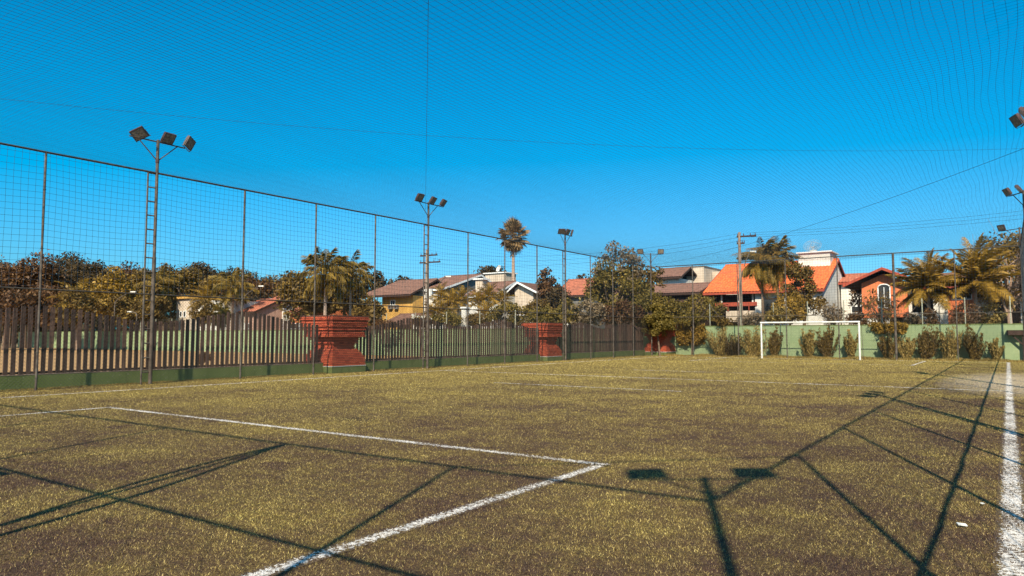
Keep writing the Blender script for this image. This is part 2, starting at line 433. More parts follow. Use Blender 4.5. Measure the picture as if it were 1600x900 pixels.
def blades():
    pts = []
    for (d0, d1, dens) in ((4.2, 7, 5200), (7, 10, 3300), (10, 14, 2000), (14, 20, 1200), (20, 30, 700), (30, 46, 330), (46, 62, 150)):
        a0, a1 = -.77, .77                     # tangent of the half angle seen, with margin
        n = int(dens * (d1**2 - d0**2) / 2 * (a1 - a0))
        d = np.sqrt(rng.uniform(d0**2, d1**2, n)); l = rng.uniform(a0, a1, n) * d
        x = l*math.cos(YAW) - d*math.sin(YAW); y = l*math.sin(YAW) + d*math.cos(YAW)
        pts.append(np.stack([x, y, d], 1))
    P = np.concatenate(pts); P = P[(P[:,0] > -23.8) & (P[:,0] < 2.4) & (P[:,1] < 52.6)]
    n = len(P); th = rng.uniform(0, 2*np.pi, n); h = rng.uniform(.006, .018, n) * (1 + P[:,2]/35); wd = rng.uniform(.0010, .0023, n) * (1 + P[:,2]/11)
    lean = rng.uniform(.2, 1.3, n)*h; la = rng.uniform(0, 2*np.pi, n)
    base = np.stack([P[:,0], P[:,1], np.full(n, -.001)], 1)
    s = np.stack([np.cos(th)*wd, np.sin(th)*wd, np.zeros(n)], 1)
    tip = base + np.stack([np.cos(la)*lean, np.sin(la)*lean, h], 1)
    V = np.stack([base - s, base + s, tip], 1)
    o = link('turf_blades', np_mesh('turf_blades', V, np.arange(n*3).reshape(-1, 3), M['blade']))
    tag(o, 'short worn golden green blades of the artificial turf', 'grass', kind='stuff')
    print('blades', n)
blades()
def grass_strip():
    n = 26000
    x = rng.uniform(-22.5, 3, n); y = rng.uniform(52.2, 55.3, n); h = rng.uniform(.05, .16, n)*(1+.8*np.sin(x*1.7)*np.sin(x*.6+y))
    th = rng.uniform(0, 6.28, n); s = np.stack([np.cos(th)*.02, np.sin(th)*.02, np.zeros(n)], 1)
    b = np.stack([x, y, np.full(n, -.07)], 1); tip = b + np.stack([rng.normal(0, .04, n), rng.normal(0, .04, n), h+.05], 1)
    o = link('grass_verge', np_mesh('grass_verge', np.stack([b-s, b+s, tip], 1), np.arange(n*3).reshape(-1, 3), M['leaf_dry']))
    tag(o, 'dry uncut grass along the foot of the green far wall', 'grass', kind='stuff')
    n = 9000
    y = rng.uniform(4, 52, n); x = -23.86 + np.abs(rng.normal(0, .05, n)); h = rng.uniform(.02, .07, n)
    th = rng.uniform(0, 6.28, n); s = np.stack([np.cos(th)*.012, np.sin(th)*.012, np.zeros(n)], 1)
    b = np.stack([x, y, np.zeros(n)], 1); tip = b + np.stack([rng.normal(0, .02, n), rng.normal(0, .02, n), h], 1)
    o = link('grass_edge', np_mesh('grass_edge', np.stack([b-s, b+s, tip], 1), np.arange(n*3).reshape(-1, 3), M['leaf_dry']))
    tag(o, 'frayed turf and weeds along the foot of the low green wall', 'grass', kind='stuff')
grass_strip()
for (px, py, s, a) in ((1503, 820, .035, .4), (1535, 787, .02, 1.2)):
    p = hit(px, py, z=.02); m = Euler((.15, .1, a)).to_matrix()
    o = MB().obox((0,0,0), m, s, s*.6, .004).build('paper_scrap', M['white_paint'], loc=(p.x, p.y, .024))
    tag(o, {820: 'larger flat white scrap of litter lying beside the right touchline', 787: 'tiny white crumb of litter on the turf near the right touchline'}[py], 'litter')

# ------------------------------------------------------------------ netting fences of the cage
def wob(n, amp, seed, k=5):
    r = random.Random(seed); ph = [(r.uniform(.3, 3), r.uniform(0, 6.28), r.uniform(.3, 1)) for _ in range(k)]
    return [amp*sum(a*math.sin(f*i + p) for f, p, a in ph)/k for i in range(n)]

def net_fence(name, label, a, b, posts, mid, post_r, chain_step, cell=.18, lower=True, lowmat=None, sagtop=.0, rail_wob=.02, seed=1, tw=.0041):
    """fence from a to b (2D), posts given as distances along it"""
    A = Vector((a[0], a[1], 0)); B = Vector((b[0], b[1], 0)); L = (B-A).length; u = (B-A)/L; nrm = Vector((-u.y, u.x, 0))
    t = thing(name, label, 'fence', A)
    for i, s in enumerate(posts):
        r = post_r(i) if callable(post_r) else post_r
        MB().tube([u*s + Vector((0,0,-.05)), u*s + Vector((0,0,CAGE_H))], r, 8).build('post', M['post'], t)
        c = MB()
        for z in (.35, 1.1, mid-.1, mid+1.2, CAGE_H-1.1):        # wire ties round the post
            c.tube([u*s + Vector((0,0,z-.01)), u*s + Vector((0,0,z+.01))], r*1.35, 8)
        tag(c.build('wire_ties', M['wire'], t), kind='stuff')
    n = int(L/.8)+2; w1 = wob(n, rail_wob, seed); w2 = wob(n, rail_wob, seed+1)
    for nm, z, r, ww in (('top_rail', CAGE_H+.02, .035, w1), ('middle_rail', mid, .026, w2)):
        MB().tube([u*(L*i/(n-1)) + Vector((0,0,z + ww[i]*.5)) + nrm*ww[(i*7) % n]*.5 for i in range(n)], r, 6).build(nm, M['rail'], t)
    # twine net above the middle rail (and behind the chain link below it)
    z0 = mid; nv = int(L/cell); nh = int((CAGE_H-z0)/cell)
    zs = np.linspace(z0, CAGE_H, 10)
    ss = (np.arange(nv)+.5)*cell
    rg = np.random.default_rng(seed+40)
    P = np.zeros((nv, 10, 3), dtype=np.float32)
    drift = np.interp(ss, np.arange(0, L+2, 2.), rg.normal(0, .05, len(np.arange(0, L+2, 2.))))
    fz = np.sin(np.pi*(zs-z0)/(CAGE_H-z0))
    for k in range(10):
        sk = ss + drift*fz[k] + .012*np.sin(ss*3.1 + k)
        P[:, k, 0] = u.x*sk; P[:, k, 1] = u.y*sk; P[:, k, 2] = zs[k]
    o = link('net', lines_mesh('net', P, M['twine'], tw, (u.x, u.y, 0), (nrm.x, nrm.y, 0)), t)
    ns = int(L/.4); sx = np.linspace(0, L, ns)
    hz = z0 + (np.arange(nh)+.5)*cell*(CAGE_H-z0)/(nh*cell)
    sag = -.05*np.abs(np.sin(np.pi*(sx)/(posts[1]-posts[0]))) + .03*np.sin(sx*.35+seed)
    P = np.zeros((nh, ns, 3), dtype=np.float32)
    for k in range(nh):
        f = math.sin(math.pi*(hz[k]-z0)/(CAGE_H-z0))
        P[k, :, 0] = u.x*sx; P[k, :, 1] = u.y*sx; P[k, :, 2] = hz[k] + sag*(f+.3)
    link('net_rows', lines_mesh('net_rows', P, M['twine'], tw, (0,0,1), (nrm.x, nrm.y, 0)), t)
    if lower:
        # chain link: wires in both diagonals
        st = chain_step; D = mid; segs = []
        for sgn in (1, -1):
            for k in range(int((L + D)/st)):
                s0 = k*st - (D if sgn > 0 else 0)
                p = (s0, 0.) ; q = (s0 + sgn*D, D)
                lo, hi = 0., 1.
                for e0, e1 in ((p[0], q[0]),):
                    d = e1-e0
                    ta, tb = (0-e0)/d, (L-e0)/d
                    lo = max(lo, min(ta, tb)); hi = min(hi, max(ta, tb))
                if hi-lo > .01:
                    segs.append([(p[0]+(q[0]-p[0])*x, D*x) for x in (lo, hi)])
        S = np.array(segs, dtype=np.float32)
        P = np.stack([u.x*S[:,:,0], u.y*S[:,:,0], S[:,:,1]], -1) + np.array([nrm.x, nrm.y, 0], dtype=np.float32)*.03
        link('chain_link', lines_mesh('chain_link', P, lowmat or M['wire'], .0046, (u.x, u.y, 0), (nrm.x, nrm.y, 0)), t)
    return t
left_posts = [YN*0 + k*3.35 for k in range(17)]
net_fence('netting_fence', 'tall net and chain link fence on the left, before the dark slats',
          (XL, YN), (XL, YF), [k*3.355 for k in range(17) if k % 4], 2.95, .034, .105, seed=3)
net_fence('netting_fence', 'tall net fence across the far end of the pitch behind the white goal',
          (XL, YF), (XR, YF), [k*24.03/7 for k in range(1, 7)], 3.0, lambda i: .075 if i == 4 else .036, .12, seed=9)
net_fence('netting_fence', 'tall net fence along the right flank whose post shadows cross the white touchline',
          (XR, YN), (XR, YF), [k*3.355 for k in range(17) if k % 4], 2.95, .034, .5, rail_wob=.06, seed=15)
net_fence('netting_fence', 'tall net fence behind the camera whose rails and posts cast the long foreground shadows',
          (XR, YN), (XL, YN), [3.2*k for k in range(1, 8)], 4.1, .034, .5, rail_wob=.03, seed=21)

# ------------------------------------------------------------------ overhead net with its cables
def sagz(X, Y):
    u = np.clip((X-XL)/(XR-XL), 0, 1); v = (Y-YN)/26.84
    return CAGE_H + .02 - np.sin(np.pi*u)**.8 * (.22 + .22*np.sin(np.pi*v)**2) - .04*np.sin(X*1.3+.5*Y)*np.sin(np.pi*u)
def overhead():
    t = thing('overhead_net', 'dark twine net stretched as a ceiling over the whole pitch', 'net', (0,0,0))
    cx = .138
    xs = np.arange(XL+.05, XR, cx); ys = np.linspace(YN, YF, 100)
    X, Y = np.meshgrid(xs, ys, indexing='ij')
    Xd = X + .10*np.sin(Y*.23+X*.5)*np.sin(np.pi*(X-XL)/(XR-XL)) + .018*np.sin(Y*1.3+X*7) + .03*np.sin(Y*.9+X*.8)
    link('net', lines_mesh('net', np.stack([Xd, Y, sagz(Xd, Y)], -1), M['twine'], .0028, (1,0,0), (0,0,1)), t)
    ys = np.arange(YN+.05, YF, cx); xs = np.linspace(XL, XR, 46)
    Y, X = np.meshgrid(ys, xs, indexing='ij')
    Yd = Y + .08*np.sin(X*.35+Y*.4) + .015*np.sin(X*1.9+Y*5)
    link('net_rows', lines_mesh('net_rows', np.stack([X, Yd, sagz(X, Yd)], -1), M['twine'], .0018, (0,1,0), (0,0,1)), t)
overhead()
def sagline(a, b, sag, n=20):
    a = Vector(a); b = Vector(b); return [a.lerp(b, i/n) - Vector((0,0,4*sag*(i/n)*(1-i/n))) for i in range(n+1)]
def cable(label, a, b, sag, r=.006, name='cable', cat='cable', m='cable', group=None, n=20):
    return tag(MB().tube(sagline(a, b, sag, n), r, 4).build(name, M[m]), label, cat, group)
cable('thin straight cable rising overhead from the second left floodlight mast', (XR, YN, 7.5), (XL, 25.95, 7.75), .0, .005)
cable('sagging cable crossing the sky to the right mast with three lamps', (XL, YN, 7.15), (XR, 25.95, 7.15), .8, .003)
cable('slanting cable from the right mast down to the far end of the cage', (XR, 25.95, 7.25), (XL, YF, 7.2), .55, .007)
tag(MB().tube([(XR-.02, YN+3.14, CAGE_H-.02), (XR-3.2, YN+.02, CAGE_H-.02)], .018, 6).build('corner_brace', M['rail']),
    'thin tie bar cutting across the near right corner of the cage', 'bar')
r_ = random.Random(4)
t = thing('rolled_net', 'two rolled net ropes hanging beside a post of the near fence', 'rope', (XR-6.4, YN+.1, 0))
for q in (0, 1):
    MB().tube([(-.16*math.sin(i*.42 + q*2.2) + (.10 if q else -.06), .05*q, CAGE_H-.2 - i*.5) for i in range(13)], .042, 6).build('rope', M['twine'], t)

# ------------------------------------------------------------------ floodlight masts
def lamp_parts(parent, pos, aim_yaw, tilt, roll=0):
    """floodlight with its front looking along aim_yaw, tipped down by tilt"""
    m = Euler((0, tilt, aim_yaw), 'XYZ').to_matrix() @ Matrix.Rotation(roll, 3, 'X')
    fwd = m @ Vector((1,0,0)); up = m @ Vector((0,0,1)); c = Vector(pos) + up*.21 + fwd*.04
    b = MB().obox(c, m, .035, .225, .185)
    for k in range(-5, 6): b.obox(c - fwd*.055 + (m @ Vector((0, k*.038, 0))), m, .022, .006, .15)
    for s in (-1, 1):
        b.obox(c + fwd*.04 + (m @ Vector((0, s*.215, 0))), m, .008, .012, .185)
        b.obox(c + fwd*.04 + up*s*.175, m, .008, .203, .012)
    o = b.build('floodlight', M['lampbody'], parent)
    g = MB().obox(c + fwd*.0375, m, .003, .202, .162)
    for a in (-.1, .1): g.obox(c + fwd*.042 + (m @ Vector((0, a, 0))), m, .004, .07, .12)
    g.build('lamp_glass', M['lampglass'], o)
    k = MB()
    for s in (-1, 1): k.obox(c + (m @ Vector((0, s*.24, 0))) - up*.10, m, .012, .006, .13)
    k.obox(Vector(pos)-up*.01, m, .015, .25, .008)
    k.build('bracket', M['mast'], o)
    return o

def floodmast(label, x, y, bar, lamps, ladder=-1, h=8.15, lift=0):
    t = thing('floodlight_mast', label, 'floodlight', (x, y, 0), group='floodlight masts round the pitch')
    MB().tube([(0,0,-.05), (0,0,4.2)], .062, 10).build('mast', M['mast'], t)
    MB().tube([(0,0,4.19), (0,0,h)], .05, 10).build('upper_mast', M['mast'], t)
    u = Vector((bar[0], bar[1], 0)).normalized(); L = bar[2]
    MB().tube([u*-L + Vector((0,0,h-.07)), u*L + Vector((0,0,h-.07))], .024, 6).build('crossbar', M['mast'], t)
    for s in (-1, 1):
        MB().tube([Vector((0,0,h-.72)), u*s*L*.7 + Vector((0,0,h-.09))], .018, 6).build('brace', M['mast'], t)
    MB().tube([(0,0,h-.78), (0,0,h-.68)], .062, 10).build('clamp', M['lampbody'], t)
    for (s, ay, tl, *ro) in lamps:
        lamp_parts(t, u*s + Vector((0,0,h-.05)), ay, tl, *ro)
    if ladder:
        v = Vector((0, ladder*.30, 0))
        MB().tube([v + Vector((0,0,-.02)), v + Vector((0,0,7.02))], .031, 6).build('ladder_rail', M['post'], t)
        for k in range(15):
            z = .4 + k*.47
            MB().tube([v + Vector((0,0,z)), Vector((0, ladder*.04, z))], .023, 5).build('rung', M['post'], t)
    return t
PI = math.pi
lm = [(-.5, -.5, .7, .62), (.24, .25, .62, .05), (.98, .5, .35, -.25)]
floodmast('leftmost tall mast with a ladder and three brown floodlights', XL, YN+13.42, (0,1,.95), lm)
floodmast('second mast from the left, in line with the concrete power pole', XL, YN+27.05, (0,1,.95), [(-.8, .1, .6, .05), (.12, .3, .6), (.9, .35, .6)])
floodmast('third mast from the left, beside the small far brick pier', XL, YN+40.26, (0,1,.9), [(-.45, -.9, .8), (.1, .1, .5), (.7, .5, .3)])
floodmast('mast in the far left corner with two lamps on a wide bar', XL, YF, (.8,.6,.85), [(-.8, -1.3, .4), (.8, -1.0, .3)], ladder=0)
floodmast('mast beyond the left edge of the picture at the near left corner', XL, YN, (.7,-.7,.7), [(-.6, .6, .5), (.6, .9, .5)], ladder=0)
rl = [(-.8, PI-.3, .55), (.05, PI, .6), (.9, PI+.4, .5)]
floodmast('near mast on the right flank whose three lamp shadow falls past midfield', XR, YN+13.42, (0,1,.95), rl)
floodmast('right hand mast with three lamps seen edge on high at the picture edge', XR, YN+26.84, (-.25,1,.95), rl)
floodmast('right hand mast with a single lamp showing above the bare tree', XR, YN+40.26, (-.5,.8,1.0), rl)
floodmast('mast in the far right corner, its lamp in front of the bare tree', XR, YF, (.75,-.66,1.2), [(-1.1, PI+.9, .4), (1.1, PI+.7, .4)], ladder=0)
floodmast('corner mast behind the camera casting the twin lamp shadow', XR, YN, (.79,.61,.70), [(-.62, PI*.75, .35), (.62, PI*.70, .35)], ladder=0, h=8.0)
t = thing('wall_lamp', 'single floodlight on a bracket behind the camera, throwing the dark wedge at the left edge', 'floodlight', (-8.0, YN+.05, 3.45))
MB().tube([(0,0,-3.5), (0,0,-.02)], .03, 8).build('stand', M['mast'], t); lamp_parts(t, (0,0,0), PI*.5, .5)

# ------------------------------------------------------------------ low wall, brick piers, slat fences
PIERS = [21.35, 38.5, 54.2]
PX = -24.35
WALLX = -23.95
def palisade_top(y, i):
    c = (4.9 + 21.35)/2 if i == 0 else (PIERS[i-1] + PIERS[i])/2
    return 2.27 + .21*math.cos(2*PI*(y - c - 3.45)/6.9)
spans = [(4.0, PIERS[0]-.97), (PIERS[0]+.97, PIERS[1]-.97), (PIERS[1]+.97, PIERS[2]-.97)]
slat_labels = ['wave topped dark slat fence at the left, ending at the nearest brick pier',
               'dark wave topped slat fence between the near and the middle brick pier',
               'dark wave topped slat fence between the middle brick pier and the far corner']
wall_labels = ['low dark green wall under the leftmost slat fence', 'low dark green wall between the near and middle brick piers',
               'low dark green wall between the middle brick pier and the far corner']
sm = {}
for i, (y0, y1) in enumerate(spans):
    ya = y0-6 if i == 0 else y0
    o = MB().box(WALLX-.22, WALLX, ya, y1, -.05, .42).build('low_wall', M['lowgreen']); tag(o, wall_labels[i], 'wall')
    cp = MB(); n = int((y1-ya)/.5); r = random.Random(i)
    for k in range(n):
        cp.box(WALLX-.226, WALLX+.006 + r.uniform(0,.008), ya+(y1-ya)*k/n+.002, ya+(y1-ya)*(k+1)/n-.002, .4205, .432 + r.uniform(0,.012))
    cp.build('mortar_cap', M['concrete'], o)
    t = thing('slat_fence', slat_labels[i], 'fence', (WALLX-.11, y0, .43), group='dark slat fences on the low wall')
    n = int((y1-y0)/.2); r = random.Random(10+i)
    for k in range(n):
        y = .1 + k*.2; top = palisade_top(y0+y, i) - .43 + r.uniform(-.02, .02)
        key = round(top/.03)
        if key not in sm:
            h = key*.03; sm[key] = MB().prism([(-.02,-.058,0),(.02,-.058,0),(.02,.058,0),(-.02,.058,0)], (0,0,h)).mesh('slat', M['slat'])
        link('slat', sm[key], t, (0, y + r.uniform(-.006,.006), 0), (r.uniform(-.008,.008), r.uniform(-.006,.006), r.uniform(-.08,.08)))
    for z in (.02,): MB().box(-.065, -.024, 0, y1-y0, z, z+.07).build('cross_rail', M['slat'], t)

def brick_pier():
    """hourglass column of corbelled courses, about 1.95 m square at the top"""
    CH = .0725; z = .30; courses = []
    prof = [(.30,.95),(.62,.93),(.80,.84),(.95,.74),(1.04,.645),(1.10,.62),(1.20,.63),(1.30,.67),(1.42,.73),(1.52,.79),(1.58,.93),(1.64,.94),(1.68,.88),(1.84,.88),(1.88,.93),(2.02,.95),(2.08,1.0),(2.40,1.04)]
    bm = MB(); core = MB(); row = 0
    while z < 2.33:
        hw = np.interp(z+.5*CH, [p[0] for p in prof], [p[1] for p in prof])
        if z > 1.16: hw = round(hw/.04)*.04 + (.026 if row % 2 else 0)
        core.box(-hw+.035, hw-.035, -hw+.035, hw-.035, z-.001*(row%2), z+CH)
        for side in range(4):
            m = Matrix.Rotation(side*PI/2, 3, 'Z'); n = max(4, int(2*hw/.23)); step = 2*hw/n; off = step/2 if row % 2 else 0
            rr = random.Random(row*4+side)
            for k in range(n + (1 if off else 0)):
                a = max(-hw, -hw + k*step - off); b = min(hw, -hw + (k+1)*step - off)
                if b-a < .03: continue
                pr = rr.uniform(-.004, .004)
                bm.obox(m @ Vector(((a+b)/2, -hw+.05-pr, 0)) + Vector((0,0,z+CH/2)), m, (b-a)/2-.006, .055, CH/2-.010)
        z += CH; row += 1
    return bm, core, z
bm, core, ztop = brick_pier()
t = thing('brick_pier', 'nearest hourglass pier of red brick at the end of the left slat fence', 'pier', (PX, PIERS[0], 0), group='red brick piers')
tag(bm.build('bricks', M['brick'], t), kind='stuff'); core.build('core', M['mortar'], t)
MB().box(-.955,.955,-.955,.955,-.05,.27).build('painted_base', M['lowgreen'], t)
MB().box(-.97,.97,-.97,.97,.27,.3).build('lime_band', M['white_wall'], t)
MB().box(-1.04,1.04,-1.04,1.04,ztop+.001,ztop+.05).build('cap_slab', M['mortar'], t)
c2 = copy_tree(t, (PX, PIERS[1], 0), 'middle red brick pier, behind the third floodlight mast'); c2.scale = (.93, .93, .98)
copy_tree(t, (PX+1.25, PIERS[2]-.05, 0), 'farthest red brick pier in the corner, half hidden by a hanging bush')

# ------------------------------------------------------------------ green boundary walls with thin fence on top
WY = 55.5
WH = 2.3
def green_wall(label, a, b, h, caplab=None):
    A = Vector((*a, 0)); B = Vector((*b, 0)); u = (B-A).normalized(); n = Vector((-u.y, u.x, 0))*.09
    o = MB().prism([A-n+Vector((0,0,-.1)), B-n+Vector((0,0,-.1)), B+n+Vector((0,0,-.1)), A+n+Vector((0,0,-.1))], (0,0,h+.1)).build('boundary_wall', M['greenwall'])
    tag(o, label, 'wall')
    n2 = n*1.25
    MB().prism([A-n2+Vector((0,0,h+.001)), B-n2+Vector((0,0,h+.001)), B+n2+Vector((0,0,h+.001)), A+n2+Vector((0,0,h+.001))], (0,0,.05)).build('coping', M['lowgreen'], o)
    return o
green_wall('long pale green block wall behind the far goal', (-25.1, WY), (14, WY), WH)
green_wall('green wall behind the clay court, seen through the gaps of the slats', (-112, 42.0), (-27.1, 42.0), 2.05)
green_wall('short green return wall running back beside the middle brick pier', (-27, 42.15), (-27, 55.6), 2.1)

def thin_fence(label, a, b, z0, h, step, brace=()):
    A = Vector((*a, z0)); B = Vector((*b, z0)); L = (B-A).length; u = (B-A)/L; n = Vector((-u.y, u.x, 0))
    t = thing('wire_fence', label, 'fence', A)
    k = 0; d = .3
    while d < L:
        MB().tube([u*d, u*d + Vector((0,0,h))], .035, 6).build('post', M['farpost'], t)
        if k in brace: MB().tube([u*(d-1.3), u*d + Vector((0,0,h*.95))], .02, 5).build('brace', M['post'], t); MB().tube([u*(d+1.3), u*d + Vector((0,0,h*.95))], .02, 5).build('brace', M['post'], t)
        d += step; k += 1
    S = []; st = .14
    for sg in (1, -1):
        for k in range(int((L+h)/st)):
            s0 = k*st - (h if sg > 0 else 0); e = s0 + sg*h
            lo, hi = sorted(((0-s0)/(e-s0), (L-s0)/(e-s0))); lo = max(0, lo); hi = min(1, hi)
            if hi-lo > .01: S.append([(s0+(e-s0)*x, h*x) for x in (lo, hi)])
    S = np.array(S, dtype=np.float32)
    link('chain_link', lines_mesh('chain_link', np.stack([u.x*S[:,:,0], u.y*S[:,:,0], S[:,:,1]], -1), M['wire'], .003, tuple(u), tuple(n)), t)
thin_fence('thin chain link fence standing on the pale green far wall', (-24.6, WY), (8, WY), WH+.06, 1.75, 2.45, (2, 8))
thin_fence('thin chain link fence on the wall behind the clay court', (-90, 42.0), (-27.3, 42.0), 2.11, 1.3, 3.2)

# ------------------------------------------------------------------ goal
t = thing('football_goal', 'white goal frame standing at the far end of the pitch', 'goal', (-11.05, 51.0, 0))
for s in (-1, 1): MB().tube([(s*3.12,0,0), (s*3.12,0,2.42)], .06, 12).build('goalpost', M['white_paint'], t)
MB().tube([(-3.18,0,2.48), (3.18,0,2.48)], .06, 12).build('crossbar', M['white_paint'], t)
for s in (-1, 1): MB().tube([(s*3.12,.06,2.42), (s*3.12,.95,2.3), (s*3.12,1.25,.03)], .018, 6).build('back_stay', M['post'], t)
# dark frame built in place of a wall shadow near the far right corner
t = thing('shadow_frame', 'dark flat topped frame standing for a shadow at the right end of the far wall', 'shadow frame', (.7, 54.95, 0))
MB().box(-.75, 3.2, -.06, .4, 1.62, 1.93).build('roof', M['dark_wood'], t)
for x in (.05, 2.6):
    MB().box(x, x+.16, .05, .21, -.05, 1.62).build('post', M['dark_wood'], t)
    MB().obox((x-.22, .13, 1.28), Matrix.Rotation(R(-42), 3, 'Y').to_3x3(), .04, .05, .40).build('brace', M['dark_wood'], t)

# ------------------------------------------------------------------ foliage
def leaves(rg, C, CR, n, leaf, aspect=1.6, up=0.):
    """n leaf quads scattered round clump centres C with radii CR; up > 0 makes them stand upright"""
    C = np.asarray(C); CR = np.asarray(CR)
    wgt = CR**2; idx = rg.choice(len(C), n, p=wgt/wgt.sum())
    d = rg.normal(0, 1, (n, 3)); d /= np.linalg.norm(d, axis=1)[:, None]
    rad = rg.uniform(.2, 1.05, n)**.6 + (rg.uniform(0, 1, n) > .88)*rg.uniform(0, .45, n)
    P = C[idx] + d*(CR[idx]*rad)[:, None]*np.array([1, 1, .8])
    a = rg.normal(0, 1, (n, 3)); a[:, 2] += up*3; a /= np.linalg.norm(a, axis=1)[:, None]
    nn = d*.9 + rg.normal(0, .7, (n, 3)) + np.array([0, 0, .35]); b = np.cross(nn, a); b /= (np.linalg.norm(b, axis=1)[:, None]+1e-6)
    s = leaf*rg.uniform(.55, 1.25, n)[:, None]
    a = a*s*aspect*.5; b = b*s*.5
    V = np.stack([P-a, P+b*.9, P+a, P-b*.9], 1)
    return V, np.arange(n*4).reshape(-1, 4)

def crown_clumps(rg, w, d, z0, z1, n, r):
    C = []; H = z1-z0; ph = rg.uniform(0, 6.28, 4)
    while len(C) < n:
        p = rg.normal(0, 1, 3); p /= np.linalg.norm(p); q = rg.uniform(.35, 1)**.5
        p = p*q
        if p[2] < -.75: continue
        az = math.atan2(p[1], p[0]); k = 1 + .20*math.sin(2*az+ph[0]) + .14*math.sin(3*az+ph[1]); kz = 1 + (.16*math.sin(2*az+ph[2]) - .10 if p[2] > 0 else 0)
        C.append((p[0]*k*(w/2-r*.6), p[1]*k*(d/2-r*.6), z0 + H*.5 + p[2]*kz*(H/2-r*.5)))
    return np.array(C), rg.uniform(.6, 1.25, n)*r

TREE_N = [0]
def tree(label, px, Y, ytop, wpx, ybot=None, m='leaf_olive', dens=1., leaf=.3, bark='bark', name='tree', clump=None, sparse=False, trunk_px=None, group=None, d=None, limbs=7):
    TREE_N[0] += 1; rg = np.random.default_rng(100+TREE_N[0])
    p = hit(px, ytop, y=Y) if d is None else hit(px, ytop, d=d)
    D = (-math.sin(YAW)*p.x + math.cos(YAW)*p.y); ppm = F/D; leaf *= .78
    w_ = wpx/ppm; H = p.z; z0 = (EYE + (524-ybot)/ppm) if ybot else H*.25
    z0 = max(z0, .2)
    t = thing(name, label, 'tree' if 'shrub' not in name and 'bush' not in name and 'hedge' not in name else name.split('_')[-1], (p.x, p.y, -.06), group)
    r = clump or min(w_, H-z0)*.17
    nc = int(max(10, min(70, 1.9*w_*w_*(H-z0)/(r**3*14))))
    C, CR = crown_clumps(rg, w_, w_*.9, z0, H, nc, r)
    area = PI*w_*(H-z0)*.9
    n = int(min(30000, dens*area/(leaf*leaf)*2.2))
    V, Fa = leaves(rg, C, CR, n, leaf)
    link('crown', np_mesh('crown', V, Fa, M[m]), t)
    # trunk and limbs
    b = MB(); tr = max(.06, min(.32, H*.022)); top = z0 + (H-z0)*.45
    jx, jy = rg.uniform(-.2, .2, 2)
    b.tube([(0,0,0), (jx*.4, jy*.4, top*.35), (jx, jy, top*.7), (jx*1.4, jy*1.2, top)], tr, 8, tr*.5)
    sel = rg.choice(len(C), min(len(C), 22 if sparse else limbs), replace=False)
    for i in sel:
        c = Vector(C[i]); s0 = Vector((jx, jy, top*rg.uniform(.45, .95)))
        mid = s0.lerp(c, .5) + Vector((rg.uniform(-.3,.3), rg.uniform(-.3,.3), rg.uniform(0,.5)))*.5
        b.tube([s0, mid, c], tr*.42, 5, tr*.08)
        if sparse:
            for _ in range(7):
                e = c + Vector(rg.normal(0, r*1.1, 3)); q = s0.lerp(c, rg.uniform(.5, .95))
                b.tube([q, q.lerp(e, .5)+Vector(rg.normal(0, .12, 3)), e], tr*.14, 4, tr*.03)
    b.build('trunk', M[bark], t)
    return t

def shrub(label, px, Y, ytop, wpx, m='leaf_dry', leaf=.085, n=2300, zb=-.06, d=None, name='shrub', group=None):
    """upright multi stem shrub: stems fan out of the base, leaves along them"""
    TREE_N[0] += 1; rg = np.random.default_rng(500+TREE_N[0])
    p = hit(px, ytop-3, y=Y); D = (-math.sin(YAW)*p.x + math.cos(YAW)*p.y); ppm = F/D; w_ = wpx/ppm*1.15; H = p.z - zb
    t = thing(name, label, 'shrub', (p.x, p.y, zb), group)
    b = MB(); C = []; ns = 22
    for i in range(ns):
        a = rg.uniform(0, 6.28); rr = rg.uniform(.0, 1)**.6*w_/2; h = H*rg.uniform(.55, 1.0)*(1-.25*(rr/(w_/2))**2)
        e = Vector((math.cos(a)*rr, math.sin(a)*rr*.7, h)); s = Vector((e.x*.2, e.y*.2, 0))
        mid = s.lerp(e, .5) + Vector((rg.uniform(-.05,.05), rg.uniform(-.05,.05), 0))
        b.tube([s, mid, e], .012, 4, .004)
        for f in np.linspace(.18, 1, 9): C.append(tuple(s.lerp(e, f)))
    b.build('stems', M['bark'], t)
    V, Fa = leaves(rg, np.array(C), np.full(len(C), w_*.08), n, leaf*.66, 3.2, .9)
    link('foliage', np_mesh('foliage', V, Fa, M[m]), t)
    return t

sl = [(1127, 510, 46, 'leaf_dry', 'broad dry shrub, first from the left along the green far wall'),
      (1145, 520, 40, 'leaf_dark', 'dark low shrub just right of the first broad one by the far wall'),
      (1178, 512, 50, 'leaf_dry', 'straggly wide shrub just left of the left goalpost'),
      (1208, 513, 26, 'leaf_olive', 'narrow shrub directly behind the left goalpost'),
      (1262, 513, 27, 'leaf_dry', 'upright rounded shrub inside the goal, left one of the close pair'),
      (1292, 510, 30, 'leaf_olive', 'tall bushy shrub inside the goal, right one of the close pair'),
      (1328, 516, 22, 'leaf_dry', 'thin split shrub just left of the right goalpost'),
      (1388, 520, 26, 'leaf_olive', 'shrub below the golden hedge right of the goal'),
      (1416, 528, 24, 'leaf_dry', 'small sparse shrub next to the thick far fence post'),
      (1448, 508, 36, 'leaf_olive', 'tall olive shrub below the white garden door'),
      (1482, 508, 38, 'leaf_dry', 'wide dry golden shrub between two tall ones by the far wall'),
      (1522, 506, 30, 'leaf_olive', 'tall narrow olive shrub below the white framed window'),
      (1556, 530, 20, 'leaf_dry', 'small golden shrub nearest the dark shadow frame')]
for (px, yt, wp, mm, lab) in sl:
    shrub(lab, px, 54.7, yt, wp, mm, group='shrubs along the far wall', n=3400)

